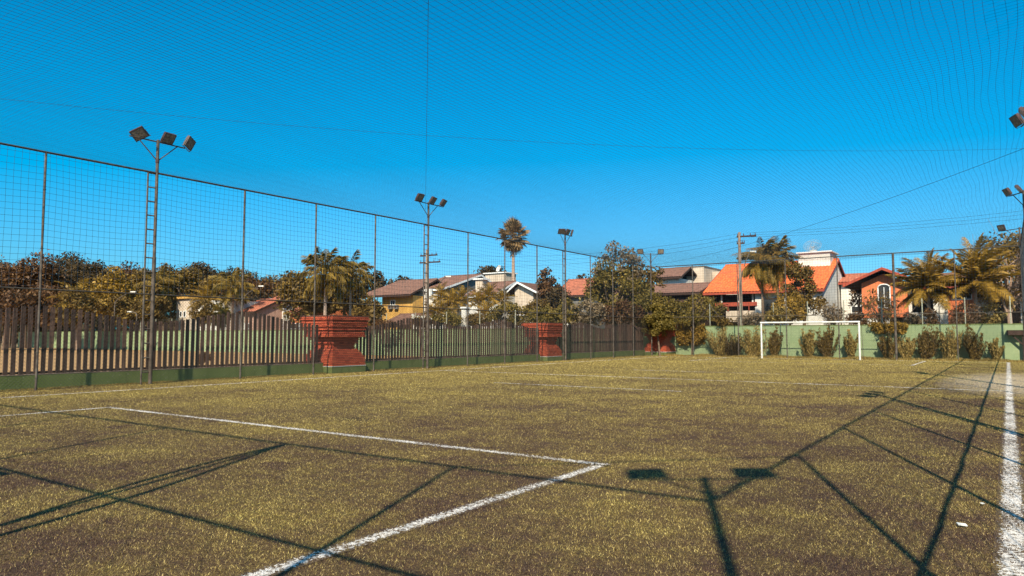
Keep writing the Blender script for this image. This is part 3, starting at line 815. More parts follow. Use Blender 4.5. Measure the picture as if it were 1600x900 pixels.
def hedge(label, x0, x1, y, z0, z1, dpt, m, n, leaf=.09, name='hedge', cat='hedge'):
    TREE_N[0] += 1; rg = np.random.default_rng(900+TREE_N[0])
    k = int((x1-x0)*(z1-z0)*22)+26
    C = np.stack([rg.uniform(x0+.15, x1-.15, k)-x0, rg.uniform(-dpt/2, dpt/2, k), rg.uniform(z0, z1-.1, k)], 1)
    t = thing(name, label, cat, (x0, y, 0))
    V, Fa = leaves(rg, C, rg.uniform(.15, .32, k), n, leaf)
    link('foliage', np_mesh('foliage', V, Fa, M[m]), t)
    b = MB()
    for i in range(6):
        c = C[rg.integers(k)]; b.tube([(c[0]*.9, dpt/2, 1.9), (c[0]*.95, 0, WH+.2), tuple(c)], .02, 4, .006)
    b.build('stems', M['bark'], t)
    return t
hedge('golden creeper hanging over the green wall near the far left corner', xat(1058,55.2), xat(1104,55.2), 55.15, .95, 2.55, .3, 'leaf_gold', 9000)
hedge('golden hedge clump spilling over the green wall right of the goal', xat(1358,55.2), xat(1420,55.2), 55.2, 1.85, 2.5, .5, 'leaf_gold', 3800)

# ---- palms
def frond_mesh(name, L, droop, nl, ll, m, lw=.035, vee=.5, hang=.2):
    b = MB(); pts = []
    for i in range(13):
        s = i/12; pts.append(Vector((L*(s - .18*s*s*droop), 0, L*(.10*s - droop*s*s*.55))))
    b.tube(pts, .022, 4, .005)
    r = random.Random(len(name)+nl)
    for i in range(nl):
        s = .12 + .88*i/(nl-1); k = s*12; j = min(11, int(k)); p = pts[j].lerp(pts[j+1], k-j); d = (pts[j+1]-pts[j]).normalized()
        l = ll*math.sin(PI*min(1, .18+.80*s))**.6*r.uniform(.85, 1.1)
        for sd in (-1, 1):
            e = Vector((0, sd, 0))*r.uniform(.55,1.0) + d*.6 + Vector((r.uniform(-.1,.1), 0, vee*r.uniform(.4,1.3))); e.normalize()
            tip = p + e*l + Vector((0, 0, -hang*l*(1+s)))
            md = p + e*l*.5 + Vector((0,0,.02)); wv = d*lw
            b.add([p-wv*.5, p+wv*.5, md+wv*.6, tip, md-wv*.5], [(0,1,2,3,4)])
    return b.mesh(name, m)
def fan_mesh(name, L, m, seg=22, pet=.55):
    b = MB(); b.tube([(0,0,0), (L*pet*.5,0,.03), (L*pet,0,0)], .02, 4, .012)
    for i in range(seg):
        a = R(-125 + 250*i/(seg-1)); r = L*(1-pet)*(1 - .15*abs(a)/2.2); a2 = R(6.5)
        o = Vector((L*pet, 0, 0))
        p1 = o + Vector((math.cos(a-a2)*r*.55, math.sin(a-a2)*r*.55, -.04*(i % 2)))
        p2 = o + Vector((math.cos(a+a2)*r*.55, math.sin(a+a2)*r*.55, .04*(i % 2)))
        tp = o + Vector((math.cos(a)*r, math.sin(a)*r, -.12*r-.25*r*abs(a)/2))
        b.add([o, p1, tp, p2], [(0,1,2,3)])
    return b.mesh(name, m)
FM = {'coconut': frond_mesh('frond', 3.3, .62, 72, .85, M['frond_gold'], .034, .3, .32),
      'coconut2': frond_mesh('frond', 3.1, .28, 70, .75, M['frond_gold'], .034, .45, .26),
      'queen': frond_mesh('frond', 2.1, .75, 44, .5, M['frond_olive'], .02, .3, .8),
      'queen2': frond_mesh('frond', 2.0, .45, 40, .45, M['frond_olive'], .02, .4, .7),
      'queen3': frond_mesh('frond', 2.2, 1.5, 46, .55, M['frond_gold'], .024, .2, .9),
      'areca': frond_mesh('frond', 1.9, .8, 24, .5, M['frond_gold'], .045, .55, .12),
      'areca2': frond_mesh('frond', 1.6, .5, 22, .45, M['frond_gold'], .045, .6, .1),
      'fan': fan_mesh('frond', 2.0, M['frond_fan']), 'fan2': fan_mesh('frond', 1.75, M['frond_fan'], 20)}
def palm(label, px, Y, ycrown, kinds, nf=20, scale=1., trunk=.13, elo=-.5, ehi=1.35, bark='palebark', lean=0., d=None, group=None, skirt=False):
    TREE_N[0] += 1; r = random.Random(TREE_N[0]*7)
    p = hit(px, ycrown, y=Y) if d is None else hit(px, ycrown, d=d)
    t = thing('palm_tree', label, 'palm', (p.x, p.y, -.06), group)
    H = p.z+.06; n = 10; pts = [(lean*(1-s/n)**2 - lean*0, 0, H*s/n) for s in range(n+1)]; b = MB(); b.tube(pts, trunk, 9, trunk*.62)
    for s in range(1, int(H/.35)):
        f = s*.35/H; b.tube([(lean*(1-f)**2, 0, f*H), (lean*(1-f)**2, 0, f*H+.05)], trunk*(1-.38*f)+.014, 9)
    b.build('trunk', M[bark], t)
    for i in range(nf):
        f = (i+.5)/nf; az = i*2.39996 + r.uniform(-.25,.25); el = ehi + (elo-ehi)*f**.85 + r.uniform(-.12,.12)
        me = FM[kinds[i % len(kinds)]]
        link('frond', me, t, (0, 0, H - .25*f*scale), Euler((r.uniform(-.3,.3), -el, az)), (scale*r.uniform(.85,1.1),)*3)
    if skirt:
        k = MB()
        for i in range(26):
            a = i*2.4; z = H - .3 - .06*i
            k.add([(math.cos(a)*.2, math.sin(a)*.2, z), (math.cos(a+.3)*.42, math.sin(a+.3)*.42, z-.8), (math.cos(a-.1)*.3, math.sin(a-.1)*.3, z-.95)], [(0,1,2)])
        k.build('dead_skirt', M['palebark'], t)
    return t

# ------------------------------------------------------------------ houses
def window(parent, x0, x1, z0, z1, y, frame='trim', arch=False, axis='y', bars=1):
    """window in a wall facing -y (axis y) or +x (axis x, then x0..x1 are y values and y is the wall's x)"""
    f = MB(); T = .08
    def bx(m, a0, a1, b0, b1, d0, d1):
        if axis == 'y': m.box(a0, a1, y-d1, y-d0, b0, b1)
        else: m.box(y+d0, y+d1, a0, a1, b0, b1)
    bx(f, x0-T, x0, z0-T, z1+T, -.03, .06); bx(f, x1, x1+T, z0-T, z1+T, -.03, .06)
    bx(f, x0, x1, z0-T, z0, -.03, .07)
    if arch:
        n = 10; c = (x0+x1)/2; ro = (x1-x0)/2
        pts = [(c+math.cos(PI*i/n)*ro, z1+math.sin(PI*i/n)*ro*.55) for i in range(n+1)]; po = [(c+math.cos(PI*i/n)*(ro+T), z1+math.sin(PI*i/n)*(ro*.55+T)) for i in range(n+1)]
        for i in range(n):
            f.prism([(po[i][0], y-.06, po[i][1]), (po[i+1][0], y-.06, po[i+1][1]), (pts[i+1][0], y-.06, pts[i+1][1]), (pts[i][0], y-.06, pts[i][1])], (0,.09,0))
    else: bx(f, x0, x1, z1, z1+T, -.03, .06)
    for k in range(1, bars+1):
        c = x0+(x1-x0)*k/(bars+1); bx(f, c-.025, c+.025, z0, z1, -.02, .04)
    if z1-z0 > 1.0: bx(f, x0, x1, (z0+z1)/2-.02, (z0+z1)/2+.02, -.021, .035)
    o = f.build('window', M[frame], parent)
    g = MB(); bx(g, x0-.002, x1+.002, z0-.002, z1+.002, -.02, .012)
    if arch: g.prism([(a, y-.012, b) for a, b in pts], (0,.03,0))
    g.build('pane', M['glass'], o)
    return o

def roof_slope(x0, x1, ye, ze, yr, zr, pitch_w=.28, row=.38, amp=.045, skew0=0., skew1=0.):
    """relief of barrel tiles on the slope from eave (ye, ze) to ridge (yr, zr), ridge parallel to x"""
    nb = max(2, int((x1-x0)/pitch_w)); nx = nb*4+1; L = math.hypot(yr-ye, zr-ze); nr = max(2, int(L/row))
    xs = np.linspace(x0, x1, nx); prof = np.abs(np.sin(np.arange(nx)*PI/4))*amp
    rows = []
    for k in range(nr):
        rows.append((k/nr, .03)); rows.append(((k+1)/nr - .002, .0))
    n = np.array([0, -(zr-ze), (yr-ye)])/L
    if n[2] < 0: n = -n
    V = []
    for f, lift in rows:
        y = ye+(yr-ye)*f; z = ze+(zr-ze)*f
        xa = x0 + skew0*f; xb = x1 + skew1*f; X = np.linspace(xa, xb, nx)
        V.append(np.stack([X + 0*prof, y + n[1]*(prof+lift), z + n[2]*(prof+lift)], 1))
    V = np.array(V).reshape(-1, 3); R_ = len(rows)
    i = np.arange(R_-1)[:, None]*nx + np.arange(nx-1)[None]
    return V, np.stack([i, i+1, i+1+nx, i+nx], -1).reshape(-1, 4)

def gable_roof(parent, x0, x1, y0, yr, y1, ze, zr, tile, ze1=None, fascia='trim', skew0=0, skew1=0, pw=.28, row=.38, amp=.045, pos=None):
    ze1 = ze if ze1 is None else ze1; px_, py_, pz_ = pos or (0,0,0)
    V1, F1 = roof_slope(x0, x1, y0, ze, yr, zr, pw, row, amp, skew0, skew1); V2, F2 = roof_slope(x0, x1, y1, ze1, yr, zr, pw, row, amp, skew0, skew1)
    V = np.concatenate([V1, V2]); Fa = np.concatenate([F1, F2+len(V1)])
    o = link('roof', np_mesh('roof', V, Fa, M[tile]), parent)
    # deck below the tiles with fascia and barge boards
    th = .10; d = MB()
    d.add([(x0,y0,ze-.01),(x1,y0,ze-.01),(x1+skew1,yr,zr-.01),(x0+skew0,yr,zr-.01),(x0,y0,ze-.01-th),(x1,y0,ze-.01-th),(x1+skew1,yr,zr-.01-th),(x0+skew0,yr,zr-.01-th),
           (x0,y1,ze1-.01),(x1,y1,ze1-.01),(x0,y1,ze1-.01-th),(x1,y1,ze1-.01-th)],
          [(0,1,2,3),(7,6,5,4),(3,2,9,8),(10,11,6,7),(9,2,6,11),(1,5,6,2),(0,3,7,4),(3,8,10,7),(8,9,11,10),(0,4,5,1)])
    d.build('roof_deck', M['dark_wood'], o)
    b = MB()
    b.box(x0, x1, y0-.03, y0-.003, ze-.2, ze+.0)
    for xx, sk, s in ((x0, skew0, -1), (x1, skew1, 1)):
        xa, xb = (xx+.003, xx+.035) if s > 0 else (xx-.035, xx-.003)
        for (ya, za) in ((y0, ze), (y1, ze1)):
            b.add([(xa,ya,za-.2),(xb,ya,za-.2),(xb,ya,za+.03),(xa,ya,za+.03),(xa+sk,yr,zr-.2),(xb+sk,yr,zr-.2),(xb+sk,yr,zr+.03),(xa+sk,yr,zr+.03)],
                  [(0,1,2,3),(4,7,6,5),(0,4,5,1),(1,5,6,2),(2,6,7,3),(3,7,4,0)])
    b.build('fascia', M[fascia], o)
    rc = MB(); rc.tube([(x0+skew0, yr, zr+.03), (x1+skew1, yr, zr+.03)], .1, 8); rc.build('ridge_cap', M[tile], o)
    return o

def house_body(parent, x0, x1, y0, y1, ze, yr, zr, wall, inset=.45):
    """walls with gable ends facing x"""
    ya, yb = y0+inset, y1-inset
    def zr_(y): return ze + (zr-ze)*(y-y0)/(yr-y0) if y < yr else zr + (ze-zr)*(y-yr)/(y1-yr)
    poly = [(x0+inset*.6, ya, -.1), (x0+inset*.6, yb, -.1), (x0+inset*.6, yb, zr_(yb)-.16), (x0+inset*.6, yr, zr-.16), (x0+inset*.6, ya, zr_(ya)-.16)]
    return MB().prism(poly, (x1-x0-inset*1.2, 0, 0)).build('walls', M[wall], parent)

def zd(px, py, y): return hit(px, py, y=y).z

# -- orange tiled house (right of centre)
t = thing('tiled_house', 'white house with a bright orange tiled roof behind the power pole and palms', 'house')
x1 = xat(1287, 68, 452); x0 = xat(1096, 68, 457); ze = zd(1190, 455, 68); yr = 75.5; zr = zd(1313, 405, yr)
gable_roof(t, x0, x1, 68, yr, 83, ze, zr, 'tile_orange', fascia='red_wood', pw=.3, row=.42, amp=.055)
house_body(t, x0+4.8, x1, 68.2, 82.5, ze, yr, zr, 'white_wall', .35)
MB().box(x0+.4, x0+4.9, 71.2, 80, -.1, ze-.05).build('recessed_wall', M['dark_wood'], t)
MB().box(x0+2.2, x0+5.2, 68.6, 71.1, zd(1130,503,68.6), zd(1130,486,68.6)).build('balcony', M['beige_wall'], t)
MB().box(x0+1.2, x0+5.2, 68.45, 68.59, zd(1130,479,68.5), zd(1130,473,68.5)).build('balcony_rail', M['red_wood'], t)
for xx in (x0+1.7, x0+3.3, x0+4.7): MB().box(xx, xx+.14, 68.62, 68.76, zd(1130,473,68.6), ze-.15).build('porch_post', M['white_wall'], t)
for xx in (x0+2.4, x0+4.4): MB().box(xx, xx+.08, 68.46, 68.54, zd(1130,486,68.5), zd(1130,479,68.5)-.002).build('baluster', M['red_wood'], t)
window(t, x0+5.8, x0+7.5, 3.6, 5.0, 68.55, 'dark_wood'); window(t, x0+8.2, x0+9.6, 3.6, 5.0, 68.55, 'dark_wood')
xa, xb = xat(1253, 75.3, 410), xat(1302, 75.3, 410)
tk = MB().box(xa, xb, 73.8, 77, zr-1.3, zd(1280, 397, 75.3)).build('water_tank_room', M['white_wall'], t)
MB().box(xa-.15, xb+.2, 73.6, 77.2, zd(1280, 397, 75.3)+.001, zd(1280, 397, 75.3)+.12).build('slab', M['trim'], tk)
ztank = zd(1280, 397, 75.3)+.12
t = thing('satellite_dish', 'mesh satellite dish on the white roof block of the orange tiled house', 'satellite dish', (xat(1270, 75.4, 385), 75.4, ztank))
MB().tube([(0,0,0), (0,0,.5)], .05, 6).build('pole', M['white_paint'], t)
def dish(R0, m, parent, c, rot, depth=.28):
    b = MB(); n = 24; rings = 6; rm = Euler(rot).to_matrix(); vs = []; fs = []
    for i in range(1, rings+1):
        rr = R0*i/rings
        for k in range(n): vs.append(Vector(c) + rm @ Vector((math.cos(k*2*PI/n)*rr, math.sin(k*2*PI/n)*rr, depth*(i/rings)**2)))
    for i in range(rings-1):
        for k in range(n): fs.append((i*n+k, i*n+(k+1)%n, (i+1)*n+(k+1)%n, (i+1)*n+k))
    fs.append(tuple(range(n))); b.add(vs, fs)
    o = b.build('reflector', m, parent)
    a = MB()
    for k in range(3):
        a.tube([Vector(c) + rm @ Vector((math.cos(k*2.09)*R0*.95, math.sin(k*2.09)*R0*.95, depth)), Vector(c) + rm @ Vector((0,0,R0*.9))], .012, 4)
    a.build('feed_arm', M['grey_dish'], parent); return o
rm = Euler((R(48), R(-8), R(10))).to_matrix(); b = MB()
for k in range(28):
    a = k*2*PI/28; b.tube([Vector((0,0,.6)) + rm @ Vector((math.cos(a)*.85*f, math.sin(a)*.85*f, .26*f*f)) for f in (.05,.35,.7,1)], .009, 3)
for f in (.2,.4,.6,.8,1): b.tube([Vector((0,0,.6)) + rm @ Vector((math.cos(k*PI/12)*.85*f, math.sin(k*PI/12)*.85*f, .26*f*f)) for k in range(25)], .009, 3)
rf = b.build('reflector', M['grey_dish'], t); b = MB()
for k in range(3): b.tube([Vector((0,0,.6)) + rm @ Vector((math.cos(k*2.09)*.8, math.sin(k*2.09)*.8, .25)), Vector((0,0,.6)) + rm @ Vector((0,0,.75))], .014, 4)
b.build('feed_arm', M['grey_dish'], rf)
MB().box(-.25, .35, -.2, .25, .002, .32).build('mount', M['white_paint'], t)

# -- beige flat roofed boxes behind
t = thing('flat_roofed_house', 'beige flat roofed block behind the brown tiled roof at centre right', 'house')
ya = 82; xa, xb = xat(1056, ya, 440), xat(1100, ya, 440)
MB().box(xa, xb, ya, ya+9, -.1, zd(1078, 418, ya)).build('walls', M['beige_wall'], t)
MB().box(xb+.01, xb+3.4, ya+3, ya+9, -.1, zd(1105, 424, ya+3)-.1).build('side_wing', M['beige_wall'], t)
MB().box(xa-.06, xb+.06, ya-.06, ya+9, zd(1078, 418, ya)+.001, zd(1078, 418, ya)+.14).build('parapet', M['grey_wall'], t)
window(t, xa+1.0, xa+1.3, zd(1065, 440, ya), zd(1065, 432, ya), ya, 'dark_wood', bars=0)

# -- brown tiled house centre right
t = thing('brown_roofed_house', 'low white house with brown tiled eaves beside the weeping bush', 'house')
y = 67; xa, xb = xat(938, y, 455), xat(1092, y, 455); ze = zd(1085, 457, y); zr = ze+1.15
gable_roof(t, xa, xb, y, y+4.2, y+8.4, ze, zr, 'tile_brown', fascia='dark_wood', row=.5)
house_body(t, xa, xb, y, y+8.4, ze, y+4.2, zr, 'dark_wood')  # walls coloured dark for the shade under the eaves
window(t, xb-6.5, xb-5.2, 2.8, 4.1, y+.45, 'dark_wood'); window(t, xb-3.4, xb-2.1, 2.8, 4.1, y+.45, 'dark_wood')
y = 77; xa, xb = xat(1015, y, 430), xat(1064, y, 430); ze2 = zd(1065, 432, y)
MB().box(xa+.5, xb-.4, y+.6, y+6, -.1, ze2-.15).build('upper_walls', M['white_wall'], t)
gable_roof(t, xa, xb, y, y+3, y+6.4, ze2, ze2+1.25, 'tile_brown', fascia='dark_wood', row=.5)

# -- faded red roof further left
t = thing('red_roofed_house', 'house with a faded red tiled roof between the dark tree and the big tree', 'house')
y = 72; xa, xb = xat(862, y, 450), xat(925, y, 450); ze = zd(890, 462, y)
gable_roof(t, xa, xb, y, y+4, y+8, ze, zd(890, 438, y+4), 'tile_red', fascia='dark_wood', row=.5)
house_body(t, xa, xb, y, y+8, ze, y+4, zd(890, 438, y+4), 'grey_wall')
window(t, xa+1.2, xa+2.6, 2.2, 3.6, y+.45)

# -- orange brick house with arched window
t = thing('orange_brick_house', 'orange brick gabled house with a white arched window behind the right fence', 'house')
y = 65; xa, xb = xat(1347, y, 470), xat(1418, y, 470); zt = zd(1380, 436, y); zb = zd(1380, 496, y); xc = (xa+xb)/2
zp = zd(1380, 421, y)
MB().prism([(xa,y,zb),(xb,y,zb),(xb,y,zt-.3),(xc,y,zp-.35),(xa,y,zt-.3)], (0,8,0)).build('walls', M['orange_wall'], t)
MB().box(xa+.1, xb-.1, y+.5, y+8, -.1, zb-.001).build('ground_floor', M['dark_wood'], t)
def cross_roof(parent, xa, xb, xc, y0, y1, ze, zr, tile, fascia):
    """gable roof whose ridge runs along y"""
    vs = []; V = []; Fs = []; off = 0
    for xe in (xa, xb):
        a, b = roof_slope(y0, y1, xe, ze, xc, zr, .28, .42, .04); a = a[:, [1, 0, 2]]; V.append(a); Fs.append(b+off); off += len(a)
    o = link('roof', np_mesh('roof', np.concatenate(V), np.concatenate(Fs), M[tile]), parent); d = MB()
    for xe in (xa, xb): d.prism([(xe,y0,ze-.02),(xc,y0,zr-.02),(xc,y0,zr-.14),(xe,y0,ze-.14)], (0,y1-y0,0))
    d.build('roof_deck', M['dark_wood'], o); b = MB()
    for xe in (xa, xb): b.prism([(xe,y0-.04,ze+.04),(xc,y0-.04,zr+.04),(xc,y0-.04,zr-.18),(xe,y0-.04,ze-.18)], (0,.037,0))
    b.build('barge_board', M[fascia], o); return o
cross_roof(t, xa-1.3, xb+1.2, xc, y-.9, y+8, zt-.55+.1, zp+.08, 'tile_red', 'red_wood')
window(t, xat(1373, y, 460), xat(1390, y, 460), zd(1380, 480, y), zd(1380, 449, y), y, 'trim', arch=True)
# right wing with carport, white door and second window
y = 66.5
MB().box(xb+.02, xb+.25, y-1, y-.8, -.1, zd(1419, 455, y)).build('porch_post', M['white_wall'], t)
xg0, xg1 = xat(1422, y, 490), xat(1458, y, 490)
MB().box(xg0, xg1, y-.95, y-.8, -.1, zd(1440, 489, y)).build('garden_gate', M['white_wall'], t)
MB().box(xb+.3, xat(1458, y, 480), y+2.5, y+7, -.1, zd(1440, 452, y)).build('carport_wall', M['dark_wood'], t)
xd0, xd1 = xat(1459, y, 480), xat(1481, y, 480)
dr = MB().box(xd0, xd1, y-.2, y+6, -.1, zd(1470, 456, y)).build('white_bay', M['white_wall'], t)
MB().box(xd0+.35, xd0+.41, y-.22, y-.203, .2, zd(1470, 462, y)).build('door_joint', M['grey_wall'], dr)
xw1 = xat(1522, y, 480)
MB().box(xd1+.003, xw1, y, y+6, -.1, zd(1500, 440, y)).build('wing_walls', M['orange_wall'], t)
window(t, xat(1488, y, 460), xat(1517, y, 460), zd(1500, 467, y), zd(1500, 452, y), y, 'trim', bars=3)
gable_roof(t, xb-.2, xw1+1.5, y-1, y+3.4, y+7, zd(1480, 448, y), zd(1480, 428, y+3), 'tile_brown', fascia='red_wood', row=.5)
t = thing('white_shed', 'small white rendered shed with a dark doorway behind the bare tree', 'shed')
y = 67; xa, xb = xat(1524, y, 480), xat(1598, y, 480)
MB().box(xa, xb, y, y+4, -.1, zd(1560, 466, y)).build('walls', M['white_wall'], t)
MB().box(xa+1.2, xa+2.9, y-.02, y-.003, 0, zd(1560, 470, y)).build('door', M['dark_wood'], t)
MB().box(xa-.2, xb+.2, y-.3, y+4.2, zd(1560, 466, y)+.001, zd(1560, 466, y)+.12).build('roof', M['tile_brown'], t)

# -- small pale houses between
t = thing('low_house', 'low house with a short red roof between the white gable and the brick house', 'house')
y = 76; xa, xb = xat(1308, y, 450), xat(1352, y, 450); ze = zd(1330, 441, y)
gable_roof(t, xa, xb, y, y+3.5, y+7, ze, ze+1.0, 'tile_red', fascia='red_wood', row=.5)
house_body(t, xa, xb, y, y+7, ze, y+3.5, ze+1.0, 'white_wall')
window(t, xa+1.2, xa+2.4, 3.2, 4.4, y+.45)
t = thing('garden_wall', 'low white wall in front of the white gable, beside the goal crossbar', 'wall', (xat(1322, 64, 500), 64, 0))
MB().box(0, 3.2, 0, .2, -.1, zd(1335, 498, 64)).build('panel', M['white_wall'], t)
MB().box(-.15, .05, -.03, .23, -.1, zd(1335, 494, 64)).build('pillar', M['white_wall'], t)

# -- left: yellow house, grey gable house, chimney house
t = thing('yellow_house', 'yellow house with a hipped brown roof behind the second floodlight mast', 'house')
y = 62; xa, xb = xat(597, y, 480), xat(645, y, 480); ze = zd(600, 462, y)
MB().box(xa, xb, y, y+7, -.1, ze-.1).build('walls', M['yellow_wall'], t)
MB().box(xat(577, y, 470), xa-.003, y+3, y+7, -.1, ze-.7).build('side_wing', M['yellow_wall'], t)
zrA = zd(600, 441, y+4)
gable_roof(t, xat(566, y, 462), xb+.3, y-.9, y+4, y+8.5, ze-.05, zrA, 'tile_brown', fascia='dark_wood', skew0=2.2, row=.45)
window(t, xat(611, y, 470), xat(617, y, 470), zd(614, 476, y), zd(614, 470, y), y)
for px in (612, 621):
    a = MB().box(xat(px, y, 480)-.3, xat(px, y, 480)+.25, y-.38, y-.003, zd(px, 483, y), zd(px, 476.5, y)).build('air_conditioner', M['grey_wall'], t)
    MB().tube([(xat(px, y, 480), y-.4, zd(px, 480, y)), (xat(px, y, 480), y-.382, zd(px, 480, y))], .14, 12).build('fan_grille', M['lampbody'], a)
gable_roof(t, xat(592, y-4, 500), xat(645, y-4, 500), y-4.2, y-.6, y-.3, zd(620, 508, y-4), zd(620, 492, y), 'tile_brown', fascia='dark_wood', row=.5)
t = thing('grey_gabled_house', 'large brown roofed house with a gable coloured dark for shade right of the second mast', 'house')
y = 63.5; xa = xat(632, y, 462); xb = xat(691, y, 452); ze = zd(691, 451, y); yr = y+8.5
k = hit(752, 429, x=xb); yr = k.y; zr = k.z
gable_roof(t, xa, xb, y, yr, yr+6, ze, zr, 'tile_brown', fascia='trim', row=.45)
house_body(t, xa, xb, y, yr+6, ze, yr, zr, 'grey_wall', .5)  # dark grey colour stands for the gable side's weak sun
MB().box(xa+.2, xb-.35, y+.42, y+.49, -.1, ze-.2).build('front_wall', M['white_wall'], t)
window(t, xa+3.2, xa+4.5, 3.4, 4.9, y+.42, 'dark_wood')
t = thing('chimney_house', 'brown roofed house with a pale chimney left of the fan palm', 'house')
y = 64; xb = xat(770, y, 461); xa = xat(722, y, 470); k = hit(806, 440, x=xb); ze = zd(770, 461, y)
gable_roof(t, xa, xb, y, k.y, k.y+7, ze, k.z, 'tile_brown', fascia='trim', row=.45)
house_body(t, xa, xb, y, k.y+7, ze, k.y, k.z, 'white_wall', .5)
window(t, xa+1.0, xa+2.4, 2.8, 4.0, y+.5, 'trim')
cx = xat(750, y+1.2, 450)
ch = MB().box(cx-.5, cx+.5, y+1.0, y+2.0, ze-.2, zd(750, 437, y+1)).build('chimney', M['beige_wall'], t)
MB().box(cx-.75, cx+.75, y+.8, y+2.2, zd(750, 437, y+1)+.001, zd(750, 437, y+1)+.15).build('chimney_cap', M['trim'], ch)
t = thing('pale_roof_block', 'pale water tank block above the roofs left of the fan palm', 'tank house')
y = 80; MB().box(xat(758, y, 430), xat(790, y, 430), y, y+2.5, -.1, zd(780, 427, y)).build('walls', M['beige_wall'], t)
MB().box(xat(756, y, 430), xat(792, y, 430), y-.2, y+2.7, zd(780, 427, y)+.001, zd(780, 427, y)+.15).build('slab', M['trim'], t)
zz = zd(780, 427, y)+.15
t = thing('satellite_dish', 'small white satellite dish on the pale block left of the fan palm', 'satellite dish', (xat(780, 80.5, 425), 80.5, zz))
MB().tube([(0,0,0), (0,0,.5)], .05, 6).build('pole', M['white_paint'], t); dish(.5, M['white_paint'], t, (0,0,.55), (R(70), 0, R(-20)), .14)
t = thing('white_gable_house', 'pale house with a white edged gable just right of the fan palm', 'house')
y = 66; xa = xat(800, y, 450); xb = xat(826, y, 450); xc = (xa+xb)/2 
MB().prism([(xa+.4,y,-.1),(xb+.6,y,-.1),(xb+.6,y,zd(832,452,y)),(xc,y,zd(813,443,y)),(xa+.4,y,zd(795,452,y))], (0,7,0)).build('walls', M['beige_wall'], t)
cross_roof(t, xa-.8, xb+1.8, xc, y-.6, y+7, zd(834, 459, y), zd(813, 441, y), 'tile_brown', 'trim')
window(t, xc-.5, xc+.7, 2.6, 3.8, y)
t = thing('white_tower_house', 'narrow pale two storey house among the trees at the left', 'house')
k = hit(276, 480, d=97); a = hit(276, 480, y=k.y); b = hit(296, 480, y=k.y); y = k.y
MB().box(a.x, b.x, y, y+6, -.1, zd(286, 467, y)).build('walls', M['beige_wall'], t)
MB().box(b.x+.003, xat(328, y), y+1, y+7, -.1, zd(310, 469, y)).build('side_wing', M['white_wall'], t)
MB().box(a.x-.3, b.x+.2, y-.3, y+6.3, zd(286, 467, y)+.001, zd(286, 467, y)+.25).build('parapet', M['yellow_wall'], t)
for z0_, z1_ in ((495, 487),): 
    window(t, xat(281, y), xat(284, y), zd(282, z0_, y), zd(282, z1_, y), y, bars=0); window(t, xat(287, y), xat(290, y), zd(282, z0_, y), zd(282, z1_, y), y, bars=0)
for i, (p0, p1, yt, ye, D, lab, m_) in enumerate(((334, 396, 472, 489, 97, 'long low house with a red roof behind the clay court', 'pink_wall'),
                                       (404, 440, 460, 475, 96, 'house with a faded red roof left of the queen palm', 'white_wall'),
                                       (446, 492, 474, 488, 92, 'low terracotta house at the foot of the queen palm', 'orange_wall'))):
    t = thing('red_roofed_house', lab, 'house'); y = hit(p0, 490, d=D).y; xa, xb = xat(p0, y), xat(p1, y); ze = zd(p0, ye, y)
    gable_roof(t, xa, xb, y, y+4, y+8, ze, zd(p0, yt, y+4), 'tile_red', fascia='dark_wood', row=.6, pw=.5)
    house_body(t, xa, xb, y, y+8, ze, y+4, zd(p0, yt, y+4), m_)
    for q in (.2, .5, .8): window(t, xa+(xb-xa)*q-.6, xa+(xb-xa)*q+.6, 1.8, 3.0, y+.45)
# white gate pillar between the areca palms
t = thing('gate_pillar', 'tall white pillar between the two areca palm clumps', 'pillar', (*hit(727, 500, d=57).xy, 0))
MB().box(-.22,.22,-.22,.22,-.1,hit(727,482,d=57).z).build('shaft', M['white_wall'], t); MB().box(-.3,.3,-.3,.3,hit(727,482,d=57).z+.001,hit(727,482,d=57).z+.12).build('cap', M['trim'], t)
t = thing('garden_wall', 'low white wall behind the concrete power pole', 'wall', (xat(645, 57), 57, 0))
MB().box(0, 4.6, 0, .2, -.1, zd(670, 493, 57)).build('panel', M['white_wall'], t)
MB().box(-.16, -.002, -.03, .23, -.1, zd(670, 490, 57)).build('pillar', M['white_wall'], t)

# ------------------------------------------------------------------ poles, wires, street lamps
def power_pole(label, px, D, ytop, arms, tilt=.35):
    p = hit(px, ytop, d=D); t = thing('power_pole', label, 'power pole', (p.x, p.y, -.06)); H = p.z+.06
    MB().tube([(0,0,0), (0,0,H*.5), (0,0,H)], .17, 8, .11).build('pole', M['concrete'], t)
    for (z, L, off) in arms:
        u = Vector((math.cos(tilt), math.sin(tilt), 0)); m = Matrix.Rotation(tilt, 3, 'Z')
        a = MB().obox(u*off + Vector((0,0,H-z)), m, L/2, .06, .06).build('crossarm', M['dark_wood'], t)
        for s in (-.45, -.15, .2, .45): MB().tube([u*(off+L*s) + Vector((0,0,H-z+.061)), u*(off+L*s) + Vector((0,0,H-z+.24))], .04, 6, .025).build('insulator', M['lampbody'], a)
    return t, p
t, pA = power_pole('brown power pole standing behind the far wall before the orange roof', 1155, 60, 363, [(.35, 1.5, .55), (.9, .6, .1)], .2)
t, pB = power_pole('concrete power pole seen just left of the second floodlight mast', 667, 66, 390, [(.55, 1.9, .2), (1.2, 2.3, .35)], .1)
MB().tube([(.5,-.2,5.0), (.5,-.2,5.9)], .32, 12).build('transformer', M['white_paint'], t)
